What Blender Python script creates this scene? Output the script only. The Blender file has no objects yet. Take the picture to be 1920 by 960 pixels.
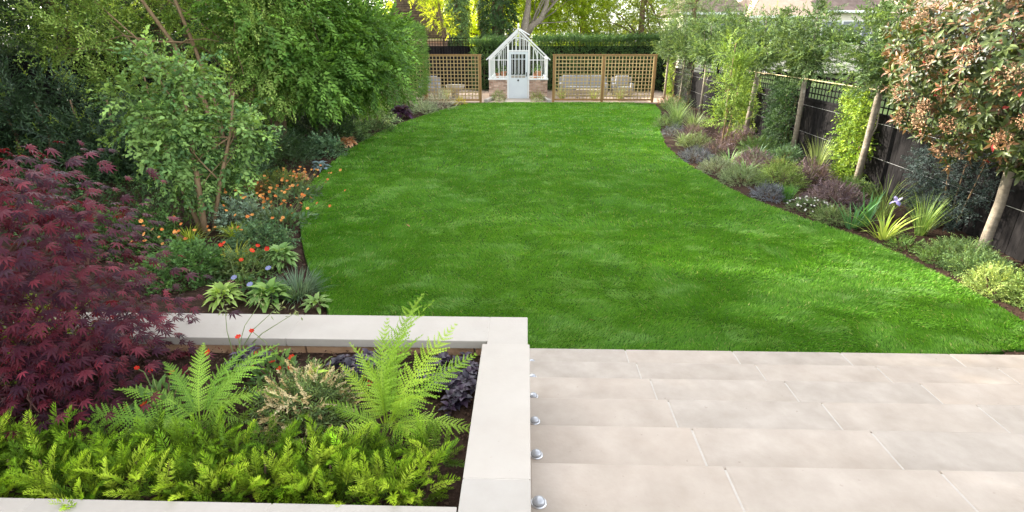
import bpy, bmesh, math, random
import numpy as np
from mathutils import Vector, Matrix
rng = np.random.default_rng(11)
random.seed(11)
S = bpy.context.scene
C = S.collection
R = math.radians

# ------------------------------------------------------------------ camera, sky, sun, exposure
cam_d = bpy.data.cameras.new('camera')
cam = bpy.data.objects.new('camera', cam_d)
C.objects.link(cam)
S.camera = cam
cam_d.sensor_width = 36.0
cam_d.lens = 19.125
cam_d.clip_start = 0.05
cam_d.clip_end = 1500
cam.location = (0, 0, 2.55)
cam.rotation_euler = (R(90 - 21.656), 0, R(1.4615))
SUN_EL, SUN_AZ = 25.0, -62.0          # azimuth measured from +Y (down the garden) towards +X
W = bpy.data.worlds.new('World')
S.world = W
W.use_nodes = True
nt = W.node_tree
nt.nodes.clear()
wo = nt.nodes.new('ShaderNodeOutputWorld')
bg = nt.nodes.new('ShaderNodeBackground')
sky = nt.nodes.new('ShaderNodeTexSky')
sky.sky_type = 'NISHITA'
sky.sun_disc = False
sky.sun_elevation = R(SUN_EL)
sky.sun_rotation = R(SUN_AZ % 360)
sky.dust_density = 2.0
hs = nt.nodes.new('ShaderNodeHueSaturation')
hs.inputs['Saturation'].default_value = 0.22      # blue taken out so open shade stays neutral: a nearly white sky
bg.inputs['Strength'].default_value = 0.15
nt.links.new(sky.outputs[0], hs.inputs['Color'])
nt.links.new(hs.outputs[0], bg.inputs['Color'])
nt.links.new(bg.outputs[0], wo.inputs['Surface'])
sd = bpy.data.lights.new('sun', 'SUN')
sd.energy = 2.8
sd.angle = R(0.5)
sd.color = (1.0, 0.92, 0.78)
sun = bpy.data.objects.new('sun', sd)
C.objects.link(sun)
sv = Vector((math.sin(R(SUN_AZ)) * math.cos(R(SUN_EL)), math.cos(R(SUN_AZ)) * math.cos(R(SUN_EL)), math.sin(R(SUN_EL))))
sun.rotation_euler = sv.to_track_quat('Z', 'Y').to_euler()
sun.location = sv * 50
vs = S.view_settings
vs.view_transform = 'Standard'
vs.look = 'None'
vs.exposure = 2.65
vs.gamma = 1.0
try:
    S.cycles.max_bounces = 7
    S.cycles.diffuse_bounces = 3
    S.cycles.transparent_max_bounces = 12
    S.cycles.use_denoising = True
    S.cycles.denoiser = 'OPENIMAGEDENOISE'
    S.cycles.denoising_input_passes = 'RGB_ALBEDO_NORMAL'
    S.cycles.denoising_prefilter = 'NONE'
    S.cycles.use_adaptive_sampling = False
    S.cycles.sample_clamp_indirect = 4.0
except Exception:
    pass


# ------------------------------------------------------------------ materials
def new_mat(name):
    m = bpy.data.materials.new(name)
    m.use_nodes = True
    n = m.node_tree.nodes
    n.clear()
    o = n.new('ShaderNodeOutputMaterial')
    return m, n, m.node_tree.links, o


def leaf_mat(name, rough=0.5, trans=0.3, spec=0.4, tcol=(1.25, 1.15, 0.55), gain=1.0):
    m, n, l, o = new_mat(name)
    at = n.new('ShaderNodeAttribute')
    at.attribute_name = 'Col'
    oi = n.new('ShaderNodeObjectInfo')
    mr = n.new('ShaderNodeMapRange')
    mr.inputs['To Min'].default_value = 1.15 * gain
    mr.inputs['To Max'].default_value = 1.5 * gain
    l.new(oi.outputs['Random'], mr.inputs['Value'])
    vm = n.new('ShaderNodeVectorMath')
    vm.operation = 'SCALE'
    l.new(at.outputs['Color'], vm.inputs[0])
    l.new(mr.outputs[0], vm.inputs['Scale'])
    p = n.new('ShaderNodeBsdfPrincipled')
    p.inputs['Roughness'].default_value = rough
    p.inputs['Specular IOR Level'].default_value = spec
    l.new(vm.outputs[0], p.inputs['Base Color'])
    t = n.new('ShaderNodeBsdfTranslucent')
    v2 = n.new('ShaderNodeVectorMath')
    v2.operation = 'MULTIPLY'
    v2.inputs[1].default_value = tcol
    l.new(vm.outputs[0], v2.inputs[0])
    l.new(v2.outputs[0], t.inputs['Color'])
    mx = n.new('ShaderNodeMixShader')
    mx.inputs[0].default_value = trans
    l.new(p.outputs[0], mx.inputs[1])
    l.new(t.outputs[0], mx.inputs[2])
    l.new(mx.outputs[0], o.inputs['Surface'])
    return m


def surf(name, c1, c2, scale=8.0, rough=0.7, spec=0.3, bump=0.0, bscale=None, stretch=(1, 1, 1), vary=0.0, metal=0.0, tint=None,
         detail=6.0, coords='Generated', spots=None):
    """noise between two colours, object-to-object variation, bump"""
    m, n, l, o = new_mat(name)
    p = n.new('ShaderNodeBsdfPrincipled')
    p.inputs['Roughness'].default_value = rough
    p.inputs['Specular IOR Level'].default_value = spec
    p.inputs['Metallic'].default_value = metal
    g = n.new('ShaderNodeNewGeometry')
    mp = n.new('ShaderNodeMapping')
    mp.inputs['Scale'].default_value = stretch
    l.new(g.outputs['Position'], mp.inputs['Vector'])
    nz = n.new('ShaderNodeTexNoise')
    nz.inputs['Scale'].default_value = scale
    nz.inputs['Detail'].default_value = detail
    nz.inputs['Roughness'].default_value = 0.62
    l.new(mp.outputs[0], nz.inputs['Vector'])
    cr = n.new('ShaderNodeValToRGB')
    cr.color_ramp.elements[0].position = 0.3
    cr.color_ramp.elements[1].position = 0.7
    cr.color_ramp.elements[0].color = (*c1, 1)
    cr.color_ramp.elements[1].color = (*c2, 1)
    l.new(nz.outputs['Fac'], cr.inputs['Fac'])
    out = cr.outputs[0]
    if tint or vary:
        oi = n.new('ShaderNodeObjectInfo')
    if tint:
        mx = n.new('ShaderNodeMix')
        mx.data_type = 'RGBA'
        mr = n.new('ShaderNodeMath')
        mr.operation = 'MULTIPLY'
        mr.inputs[1].default_value = 0.75
        l.new(oi.outputs['Random'], mr.inputs[0])
        nb = n.new('ShaderNodeTexNoise')
        nb.inputs['Scale'].default_value = 2.3
        nb.inputs['Detail'].default_value = 7
        nb.inputs['Roughness'].default_value = 0.65
        nb.inputs['Distortion'].default_value = 0.6
        l.new(g.outputs['Position'], nb.inputs['Vector'])
        mm = n.new('ShaderNodeMath')
        mm.operation = 'MULTIPLY'
        l.new(mr.outputs[0], mm.inputs[0])
        l.new(nb.outputs['Fac'], mm.inputs[1])
        l.new(mm.outputs[0], mx.inputs[0])
        l.new(out, mx.inputs[6])
        mx.inputs[7].default_value = (*tint, 1)
        out = mx.outputs[2]
    if spots:
        vo = n.new('ShaderNodeTexNoise')
        vo.inputs['Scale'].default_value = spots[0]
        vo.inputs['Detail'].default_value = 4
        l.new(g.outputs['Position'], vo.inputs['Vector'])
        c2r = n.new('ShaderNodeValToRGB')
        c2r.color_ramp.elements[0].position = spots[1]
        c2r.color_ramp.elements[1].position = spots[1] + 0.12
        l.new(vo.outputs['Fac'], c2r.inputs['Fac'])
        ms = n.new('ShaderNodeMix')
        ms.data_type = 'RGBA'
        l.new(c2r.outputs[0], ms.inputs[0])
        l.new(out, ms.inputs[6])
        ms.inputs[7].default_value = (*spots[2], 1)
        out = ms.outputs[2]
    if vary:
        mr2 = n.new('ShaderNodeMapRange')
        mr2.inputs['To Min'].default_value = 1 - vary
        mr2.inputs['To Max'].default_value = 1 + vary
        l.new(oi.outputs['Random'], mr2.inputs['Value'])
        sc = n.new('ShaderNodeVectorMath')
        sc.operation = 'SCALE'
        l.new(out, sc.inputs[0])
        l.new(mr2.outputs[0], sc.inputs['Scale'])
        out = sc.outputs[0]
    l.new(out, p.inputs['Base Color'])
    if bump:
        bz = n.new('ShaderNodeTexNoise')
        bz.inputs['Scale'].default_value = bscale or scale * 4
        bz.inputs['Detail'].default_value = 5
        l.new(mp.outputs[0], bz.inputs['Vector'])
        b = n.new('ShaderNodeBump')
        b.inputs['Strength'].default_value = bump
        b.inputs['Distance'].default_value = 0.01
        l.new(bz.outputs['Fac'], b.inputs['Height'])
        l.new(b.outputs[0], p.inputs['Normal'])
    l.new(p.outputs[0], o.inputs['Surface'])
    return m


def glass_mat():
    m, n, l, o = new_mat('glass')
    t = n.new('ShaderNodeBsdfTransparent')
    t.inputs[0].default_value = (0.9, 0.93, 0.92, 1)
    g = n.new('ShaderNodeBsdfGlossy')
    g.inputs['Roughness'].default_value = 0.03
    f = n.new('ShaderNodeFresnel')
    f.inputs[0].default_value = 1.5
    mx = n.new('ShaderNodeMixShader')
    l.new(f.outputs[0], mx.inputs[0])
    l.new(t.outputs[0], mx.inputs[1])
    l.new(g.outputs[0], mx.inputs[2])
    l.new(mx.outputs[0], o.inputs['Surface'])
    return m


M = {}
M['leaf'] = leaf_mat('leaf', 0.5, 0.32, 0.22, (1.25, 1.15, 0.55), 1.18)
M['leaf_gloss'] = leaf_mat('leaf_gloss', 0.42, 0.18, 0.35)
M['leaf_sun'] = leaf_mat('leaf_sun', 0.55, 0.55, 0.15, (1.35, 1.3, 0.42), 1.25)  # sunlit copy of leaf: backlit glow helped by gain and yellow tint
M['needle'] = leaf_mat('needle', 0.5, 0.25, 0.2)
M['maple'] = leaf_mat('maple', 0.5, 0.3, 0.22, (2.6, 0.7, 0.5), 0.9)
M['petal'] = leaf_mat('petal', 0.6, 0.25, 0.2, (1, 0.9, 0.8), 0.7)
M['grass'] = leaf_mat('grass_blade', 0.5, 0.35, 0.22, (1.15, 1.15, 0.5), 1.25)
M['stone'] = surf('limestone_paving', (0.325, 0.279, 0.23), (0.44, 0.385, 0.328), 5, 0.62, 0.25, 0.12, 60, (1, 1, 1), 0.07, tint=(0.36, 0.282, 0.218),
                  spots=(38, 0.70, (0.23, 0.185, 0.15)))
M['cap'] = surf('limestone_coping', (0.355, 0.32, 0.278), (0.405, 0.372, 0.33), 4, 0.6, 0.3, 0.1, 60, vary=0.04, tint=(0.43, 0.375, 0.315),
                spots=(45, 0.72, (0.3, 0.25, 0.2)))
M['mortar'] = surf('mortar', (0.4, 0.36, 0.315), (0.47, 0.43, 0.38), 30, 0.9)
M['sandstone'] = surf('sandstone_block', (0.36, 0.2, 0.11), (0.5, 0.32, 0.2), 12, 0.85, 0.2, 0.5, 50, vary=0.25)
M['brick'] = surf('brick', (0.38, 0.21, 0.145), (0.54, 0.38, 0.29), 9, 0.85, 0.2, 0.4, 60, vary=0.35, tint=(0.55, 0.45, 0.38))
M['soil'] = surf('soil', (0.022, 0.013, 0.009), (0.062, 0.037, 0.025), 22, 0.95, 0.1, 0.9, 70)
M['chip'] = surf('bark_chip', (0.03, 0.018, 0.012), (0.11, 0.066, 0.045), 60, 0.9, 0.1)
M['lawn'] = surf('lawn_base', (0.03, 0.085, 0.01), (0.055, 0.13, 0.015), 14, 0.9, 0.1, 0.5, 80)
M['turf'] = surf('field', (0.035, 0.06, 0.015), (0.07, 0.1, 0.03), 1, 0.95, 0.1)
M['wood'] = surf('treated_timber', (0.24, 0.125, 0.045), (0.38, 0.225, 0.09), 6, 0.7, 0.25, 0.2, 30, (6, 6, 0.8), 0.15)
M['slat'] = surf('treated_lath', (0.4, 0.285, 0.12), (0.54, 0.4, 0.2), 6, 0.75, 0.2, 0.1, 30, (3, 3, 1), 0.15)
M['black'] = surf('black_stained_board', (0.007, 0.0065, 0.007), (0.02, 0.018, 0.018), 5, 0.9, 0.06, 0.3, 25, (6, 6, 0.7), 0.25)
M['white'] = surf('white_paint', (0.68, 0.69, 0.68), (0.75, 0.75, 0.74), 3, 0.45, 0.4)
M['dove'] = surf('pale_grey_paint', (0.56, 0.6, 0.63), (0.62, 0.66, 0.68), 3, 0.45, 0.4)
M['glass'] = glass_mat()
M['iron'] = surf('dark_metal', (0.02, 0.02, 0.02), (0.04, 0.04, 0.04), 20, 0.4, 0.5)
M['chrome'] = surf('brushed_steel', (0.55, 0.55, 0.56), (0.68, 0.68, 0.69), 40, 0.28, 0.5, metal=1.0)
M['dome'] = surf('pearl_glass', (0.4, 0.41, 0.43), (0.48, 0.49, 0.51), 10, 0.22, 0.5, metal=0.35)
M['wire'] = surf('galvanised_wire', (0.4, 0.4, 0.4), (0.55, 0.55, 0.55), 30, 0.35, 0.5, metal=0.6)
M['cane'] = surf('bamboo_cane', (0.42, 0.31, 0.17), (0.6, 0.48, 0.3), 14, 0.6)
M['bark_grey'] = surf('grey_bark', (0.17, 0.14, 0.105), (0.33, 0.28, 0.22), 10, 0.9, 0.15, 0.7, 35, (1, 1, 2.2), vary=0.12, spots=(7, 0.6, (0.4, 0.36, 0.3)))
M['bark_brown'] = surf('brown_bark', (0.1, 0.062, 0.038), (0.22, 0.15, 0.095), 10, 0.9, 0.15, 0.7, 40, (2, 2, 0.6), vary=0.15)
M['bark_tan'] = surf('tan_bark', (0.24, 0.15, 0.085), (0.36, 0.25, 0.15), 12, 0.85, 0.15, 0.5, 40, (2, 2, 0.6), vary=0.15)
M['bark_red'] = surf('dark_red_bark', (0.07, 0.03, 0.025), (0.13, 0.07, 0.05), 14, 0.8, 0.2, 0.4, 50)
M['stem'] = surf('green_stem', (0.09, 0.14, 0.035), (0.16, 0.2, 0.06), 30, 0.6)
M['render'] = surf('cream_render', (0.66, 0.61, 0.5), (0.74, 0.69, 0.58), 1.2, 0.9, 0.2)
M['rooftile'] = surf('clay_roof_tile', (0.05, 0.034, 0.02), (0.11, 0.075, 0.042), 5, 0.85, 0.2, 0.3, 30, vary=0.3)
M['roof_brown'] = surf('brown_roof', (0.13, 0.095, 0.08), (0.2, 0.15, 0.13), 3, 0.9, 0.15, 0.4, 12, vary=0.15)
M['roof_pink'] = surf('weathered_pink_roof', (0.38, 0.27, 0.2), (0.48, 0.36, 0.28), 3, 0.9, 0.15, 0.4, 12, vary=0.15)
M['fabric'] = surf('grey_cushion', (0.27, 0.27, 0.275), (0.33, 0.33, 0.335), 20, 0.95, 0.1, 0.3, 200)
M['teak'] = surf('weathered_teak', (0.28, 0.23, 0.18), (0.4, 0.34, 0.28), 8, 0.8, 0.2, 0.2, 40, (4, 1, 1))
M['terracotta'] = surf('terracotta', (0.4, 0.17, 0.09), (0.5, 0.25, 0.15), 15, 0.85)
M['patio'] = surf('patio_stone', (0.36, 0.27, 0.2), (0.46, 0.36, 0.28), 4, 0.85, 0.2, 0.2, 40, vary=0.06)
M['dryleaf'] = surf('dry_leaf', (0.3, 0.14, 0.06), (0.42, 0.22, 0.1), 30, 0.8)


# ------------------------------------------------------------------ object helpers
def link(o, parent=None):
    C.objects.link(o)
    if parent is not None:
        o.parent = parent
    return o


def tag(o, label, cat, group=None):
    o['label'] = label
    o['category'] = cat
    if group:
        o['group'] = group
    return o


def thing(name, label, cat, loc=(0, 0, 0), rz=0.0, group=None):
    o = bpy.data.objects.new(name, None)
    o.empty_display_size = 0.1
    C.objects.link(o)
    o.location = loc
    o.rotation_euler = (0, 0, rz)
    return tag(o, label, cat, group)


def struct(o):
    o['kind'] = 'structure'
    return o


def stuff(o):
    o['kind'] = 'stuff'
    return o


def tri_mesh(name, V, T, mat, col=None, smooth=False):
    V = np.ascontiguousarray(V, dtype=np.float32)
    T = np.ascontiguousarray(T, dtype=np.int32)
    me = bpy.data.meshes.new(name)
    me.vertices.add(len(V))
    me.vertices.foreach_set('co', V.ravel())
    me.loops.add(T.size)
    me.loops.foreach_set('vertex_index', T.ravel())
    me.polygons.add(len(T))
    me.polygons.foreach_set('loop_start', np.arange(0, T.size, 3, dtype=np.int32))
    me.polygons.foreach_set('loop_total', np.full(len(T), 3, dtype=np.int32))
    if smooth:
        me.polygons.foreach_set('use_smooth', np.ones(len(T), dtype=bool))
    if col is not None:
        a = me.color_attributes.new('Col', 'FLOAT_COLOR', 'POINT')
        c4 = np.ones((len(V), 4), dtype=np.float32)
        c4[:, :3] = np.clip(col, 0.001, 1)
        a.data.foreach_set('color', c4.ravel())
    me.materials.append(M[mat])
    me.update(calc_edges=True)
    return me


def obj(name, me, parent=None, loc=None):
    o = bpy.data.objects.new(name, me)
    link(o, parent)
    if loc is not None:
        o.location = loc
    return o


class MB:
    """collects simple solids into one mesh"""

    def __init__(s):
        s.v, s.f = [], []

    def box(s, a, b):
        x0, y0, z0 = a
        x1, y1, z1 = b
        k = len(s.v)
        s.v += [(x0, y0, z0), (x1, y0, z0), (x1, y1, z0), (x0, y1, z0), (x0, y0, z1), (x1, y0, z1), (x1, y1, z1), (x0, y1, z1)]
        s.f += [tuple(k + i for i in q) for q in ((0, 3, 2, 1), (4, 5, 6, 7), (0, 1, 5, 4), (1, 2, 6, 5), (2, 3, 7, 6), (3, 0, 4, 7))]
        return s

    def bar(s, p, q, w, t, up=(0, 0, 1)):
        p, q = Vector(p), Vector(q)
        d = (q - p).normalized()
        u = Vector(up)
        x = d.cross(u)
        if x.length < 1e-4:
            x = d.cross(Vector((0, 1, 0)))
        x.normalize()
        z = x.cross(d)
        k = len(s.v)
        for e in (p, q):
            for a, b in ((-1, -1), (1, -1), (1, 1), (-1, 1)):
                s.v.append(tuple(e + x * (a * w / 2) + z * (b * t / 2)))
        s.f += [tuple(k + i for i in r) for r in ((0, 1, 2, 3), (7, 6, 5, 4), (0, 4, 5, 1), (1, 5, 6, 2), (2, 6, 7, 3), (3, 7, 4, 0))]
        return s

    def tube(s, pts, rad, n=7, cap=True):
        pts = [Vector(p) for p in pts]
        m = len(pts)
        k = len(s.v)
        x = None
        for i, p in enumerate(pts):
            d = (pts[min(i + 1, m - 1)] - pts[max(i - 1, 0)]).normalized()
            if x is None:
                x = d.cross(Vector((0.3, 1, 0.1))).normalized()
            else:
                x = (x - d * x.dot(d)).normalized()
            y = d.cross(x)
            r = rad[i] if hasattr(rad, '__len__') else rad
            for j in range(n):
                a = 2 * math.pi * j / n
                s.v.append(tuple(p + (x * math.cos(a) + y * math.sin(a)) * r))
        for i in range(m - 1):
            for j in range(n):
                a, b = k + i * n + j, k + i * n + (j + 1) % n
                s.f.append((a, b, b + n, a + n))
        if cap:
            s.f.append(tuple(k + j for j in reversed(range(n))))
            s.f.append(tuple(k + (m - 1) * n + j for j in range(n)))
        return s

    def prism(s, poly, y0, y1):
        """poly in x,z ; extruded along y"""
        k, n = len(s.v), len(poly)
        s.v += [(x, y0, z) for x, z in poly] + [(x, y1, z) for x, z in poly]
        s.f += [tuple(range(k, k + n)), tuple(range(k + 2 * n - 1, k + n - 1, -1))]
        s.f += [(k + i, k + n + i, k + n + (i + 1) % n, k + (i + 1) % n) for i in range(n)]
        return s

    def quad(s, *p):
        k = len(s.v)
        s.v += [tuple(q) for q in p]
        s.f.append(tuple(range(k, k + len(p))))
        return s

    def mesh(s, name, mat, bevel=0.0, smooth=False, segs=1):
        me = bpy.data.meshes.new(name)
        me.from_pydata(s.v, [], s.f)
        bm = bmesh.new()
        bm.from_mesh(me)
        bmesh.ops.recalc_face_normals(bm, faces=bm.faces)
        if bevel:
            bmesh.ops.bevel(bm, geom=list(bm.edges), offset=bevel, segments=segs, affect='EDGES', profile=0.6)
        bm.to_mesh(me)
        bm.free()
        if smooth:
            for p in me.polygons:
                p.use_smooth = True
        me.materials.append(M[mat])
        return me

    def obj(s, name, mat, parent=None, bevel=0.0, smooth=False, loc=None, segs=1):
        return obj(name, s.mesh(name, mat, bevel, smooth, segs), parent, loc)


def boxo(name, a, b, mat, parent=None, bevel=0.0, segs=1):
    """box with its origin at its own centre"""
    c = [(a[i] + b[i]) / 2 for i in range(3)]
    h = [abs(b[i] - a[i]) / 2 for i in range(3)]
    return MB().box((-h[0], -h[1], -h[2]), h).obj(name, mat, parent, bevel, loc=c, segs=segs)


def copy_tree(o, parent=None):
    c = o.copy()
    C.objects.link(c)
    if parent is not None:
        c.parent = parent
    for ch in list(o.children):
        copy_tree(ch, c)
    return c


# ------------------------------------------------------------------ leaves and stamping
def nrm(a):
    return a / np.maximum(np.linalg.norm(a, axis=-1, keepdims=True), 1e-8)


def rnd_dirs(n):
    return nrm(rng.normal(size=(n, 3)))


def frames(D, N):
    Yv = nrm(D)
    Z = N - (N * Yv).sum(-1, keepdims=True) * Yv
    bad = np.linalg.norm(Z, axis=-1) < 1e-3
    if bad.any():
        Z[bad] = np.cross(Yv[bad], np.array([1, 0.2, 0.1]))
    Z = nrm(Z)
    X = np.cross(Yv, Z)
    return X, Yv, Z


def stamp(tpl, P, D, N, s, col):
    tv, tt, tc = tpl
    n, k = len(P), len(tv)
    X, Yv, Z = frames(D, N)
    s = np.broadcast_to(np.asarray(s, dtype=float), (n,))
    B = np.stack([X, Yv, Z], 1) * s[:, None, None]
    V = np.einsum('ka,nab->nkb', tv, B) + P[:, None, :]
    T = tt[None] + (np.arange(n) * k)[:, None, None]
    cc = col[:, None, :] * tc[None]
    return V.reshape(-1, 3), T.reshape(-1, 3), cc.reshape(-1, 3)


def join(parts):
    Vs, Ts, Cs, k = [], [], [], 0
    for v, t, c in parts:
        Vs.append(v)
        Ts.append(t + k)
        Cs.append(c)
        k += len(v)
    return np.concatenate(Vs), np.concatenate(Ts), np.concatenate(Cs)


def cols(n, c1, c2, jit=0.18):
    c1, c2 = np.array(c1), np.array(c2)
    t = rng.random((n, 1)) ** 1.2
    return (c1 * (1 - t) + c2 * t) * np.exp(rng.normal(0, jit, (n, 1)))


def T_leaf(w=0.5, fold=0.25, droop=0.12, pos=0.45):
    v = np.array([(0, 0, 0), (-w / 2, pos, fold * w), (0, 1, -droop), (w / 2, pos, fold * w)], float)
    return v, np.array([(0, 3, 2), (0, 2, 1)]), np.ones((4, 3))


def T_oval(w=0.5, fold=0.2, droop=0.2, tipw=0.8):
    """8 triangles: a leaf with a rounded outline and a midrib"""
    y = [0, 0.28, 0.66, 1.0]
    z = [0, 0.03, -0.25 * droop, -droop]
    hw = [0, w * 0.46, w * 0.44 * tipw, 0]
    v = [(0, 0, 0)]
    for i in (1, 2):
        v += [(-hw[i], y[i], z[i] + fold * w * 0.5), (0, y[i], z[i]), (hw[i], y[i], z[i] + fold * w * 0.5)]
    v.append((0, 1, z[3]))
    t = [(0, 2, 1), (0, 3, 2), (1, 2, 5), (1, 5, 4), (2, 3, 6), (2, 6, 5), (4, 5, 7), (5, 6, 7)]
    c = np.ones((8, 3))
    return np.array(v, float), np.array(t), c


def T_spray(nl=9, L=1.0, ll=0.3, lw=0.5, ang=55, jit=0.25, droop=0.15, fold=0.22):
    """a twig with alternate leaves (unit length L)"""
    lv, lt, lc = T_leaf(lw, fold, 0.15)
    parts = []
    r = np.random.default_rng(nl * 7 + int(L * 10))
    for i in range(nl):
        t = (i + 0.6) / nl
        sgn = 1 if i % 2 else -1
        a = R(ang) * sgn * (1 - 0.55 * t) + r.normal(0, jit)
        if i == nl - 1:
            a *= 0.2
        d = np.array([[math.sin(a), math.cos(a), r.normal(-0.1, 0.3)]])
        nn = np.array([[r.normal(0, 0.35), r.normal(0, 0.3), 1.0]])
        p = np.array([[0, t * L, -droop * t * t * L]])
        s = ll * (0.7 + 0.5 * r.random()) * (1 - 0.25 * t)
        parts.append(stamp((lv, lt, lc), p, d, nn, s, np.full((1, 3), 0.8 + 0.45 * r.random())))
    sw = 0.012
    v = np.array([(-sw, 0, 0), (sw, 0, 0), (sw * 0.5, L, -droop * L), (-sw * 0.5, L, -droop * L)])
    parts.append((v, np.array([(0, 1, 2), (0, 2, 3)]), np.tile([[0.7, 0.55, 0.5]], (4, 1))))
    return join(parts)


def T_palm():
    """seven-lobed maple leaf"""
    parts, v, t = [], [], []
    for a, ln in ((0, 1.0), (34, 0.92), (-34, 0.92), (70, 0.74), (-70, 0.74), (112, 0.42), (-112, 0.42)):
        k = len(v)
        ca, sa = math.cos(R(a)), math.sin(R(a))

        def pt(x, y, z):
            return (x * ca + y * sa, -x * sa + y * ca, z)
        w = 0.105 * (0.6 + 0.4 * ln)
        v += [pt(0, 0, 0), pt(-w, ln * 0.42, 0.035 - 0.04 * ln), pt(0, ln * 0.5, -0.05 * ln), pt(w, ln * 0.42, 0.035 - 0.04 * ln), pt(0, ln, -0.26 * ln)]
        t += [(k, k + 2, k + 1), (k, k + 3, k + 2), (k + 1, k + 2, k + 4), (k + 2, k + 3, k + 4)]
    k = len(v)
    v += [(-0.012, 0, 0), (0.012, 0, 0), (0, -0.4, 0.05)]
    t += [(k, k + 1, k + 2)]
    return np.array(v, float), np.array(t), np.ones((len(v), 3))


def T_blade(w=0.03, bend=0.35, n=3):
    v, t = [], []
    for i in range(n + 1):
        u = i / n
        ww = w * (1 - u ** 2.2) * 0.5 + 0.0005
        y, z = u * (1 - 0.25 * bend * u * u), -bend * u ** 2.3
        if i < n:
            v += [(-ww, y, z), (ww, y, z)]
        else:
            v.append((0, y, z))
    for i in range(n - 1):
        a = 2 * i
        t += [(a, a + 1, a + 3), (a, a + 3, a + 2)]
    a = 2 * (n - 1)
    t.append((a, a + 1, a + 2))
    v = np.array(v, float)
    c = np.ones((len(v), 3))
    return v, np.array(t), c


def in_blob(n, b, shell=0.45):
    cx, cy, cz, rx, ry, rz = b[:6]
    d = rnd_dirs(n)
    r = rng.random(n) ** shell
    p = d * r[:, None]
    return p * np.array([rx, ry, rz]) + np.array([cx, cy, cz]), d


def vnoise(x, y, cell, seed=0):
    r = np.random.default_rng(seed)
    g = r.random((256, 256))
    u, v = x / cell, y / cell
    iu, iv = np.floor(u).astype(int), np.floor(v).astype(int)
    fu, fv = u - iu, v - iv
    fu, fv = fu * fu * (3 - 2 * fu), fv * fv * (3 - 2 * fv)
    a, b = g[iu % 256, iv % 256], g[(iu + 1) % 256, iv % 256]
    c, d = g[iu % 256, (iv + 1) % 256], g[(iu + 1) % 256, (iv + 1) % 256]
    return (a * (1 - fu) + b * fu) * (1 - fv) + (c * (1 - fu) + d * fu) * fv


SPRAY = T_spray(9, 1.0, 0.3, 0.52)
SPRAY_FINE = T_spray(13, 1.0, 0.2, 0.45)
SPRAY_DROOP = T_spray(8, 1.0, 0.36, 0.62, 60, 0.4, 0.35)
SPRAY_HB = T_spray(13, 1.0, 0.26, 0.5, 62, 0.25, 0.3)
SPRAY_NARROW = T_spray(9, 1.0, 0.34, 0.26, 45, 0.3, 0.1)
LEAF = T_leaf()
LEAF_N = T_leaf(0.28, 0.2, 0.15)
OVAL = T_oval(0.5)
OVAL_N = T_oval(0.36, 0.25, 0.25)


def clusters(blobs, cr, per, flat=0.75, shell=0.42, out=0.7, up=0.25, droop=0.0):
    """twig positions, directions and normals grouped into clumps on and in blobs"""
    P, D, N, CC = [], [], [], []
    for b in blobs:
        nc = b[6]
        cen, d = in_blob(nc, b, shell)
        CC.append(cen)
        for c, dd in zip(cen, d):
            k = max(3, int(per * (0.6 + 0.8 * rng.random())))
            r = cr * (0.65 + 0.7 * rng.random())
            q = rnd_dirs(k)
            rr = rng.random(k) ** 0.5
            P.append(c + q * rr[:, None] * np.array([r, r, r * flat]))
            dr = nrm(q * 0.7 + dd * out + np.array([0, 0, up - droop]) + rng.normal(0, 0.35, (k, 3)))
            D.append(dr)
            N.append(nrm(np.array([0, 0, 1.0]) + 0.5 * dd + rng.normal(0, 0.35, (k, 3))))
    return np.concatenate(P), np.concatenate(D), np.concatenate(N), np.concatenate(CC)


def limb_pts(a, b, sag=0.15, n=5, jit=0.06):
    a, b = np.array(a, float), np.array(b, float)
    L = np.linalg.norm(b - a)
    out = []
    for i in range(n):
        t = i / (n - 1)
        p = a * (1 - t) + b * t
        p[2] += sag * L * math.sin(math.pi * t) * 0.6
        if 0 < i < n - 1:
            p += rng.normal(0, jit * L * 0.4, 3)
        out.append(p)
    return out


def tree(name, label, cat, loc, trunks, blobs, cr, per, tpl, size, c1, c2, mat='leaf', bark='bark_brown', limbs=8, group=None,
         droop=0.0, up=0.25, limb_r=0.025, shell=0.42, jit=0.18, flat=0.75, sun_c=None):
    root = thing(name, label, cat, loc, 0, group)
    for pts, rad in trunks:
        b = MB().tube(pts, rad, 9)
        b.obj('trunk', bark, root, smooth=True)
    P, D, N, CC = clusters(blobs, cr, per, flat, shell, 0.7, up, droop)
    n = len(P)
    V, T, K = stamp(tpl, P, D, N, size * (0.7 + 0.6 * rng.random(n)), cols(n, c1, c2, jit))
    stuff(obj('crown', tri_mesh('crown', V, T, mat, K), root))
    idx = rng.permutation(len(CC))[:limbs]
    tops = [t[0] for t in trunks]
    for i in idx:
        tr = tops[i % len(tops)]
        j = max(1, int(len(tr) * (0.45 + 0.5 * rng.random())) - 1)
        pts = limb_pts(tr[j], CC[i])
        r0 = limb_r * (0.7 + 0.6 * rng.random())
        MB().tube(pts, np.linspace(r0, r0 * 0.25, len(pts)), 5).obj('branch', bark, root, smooth=True)
    return root


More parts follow.
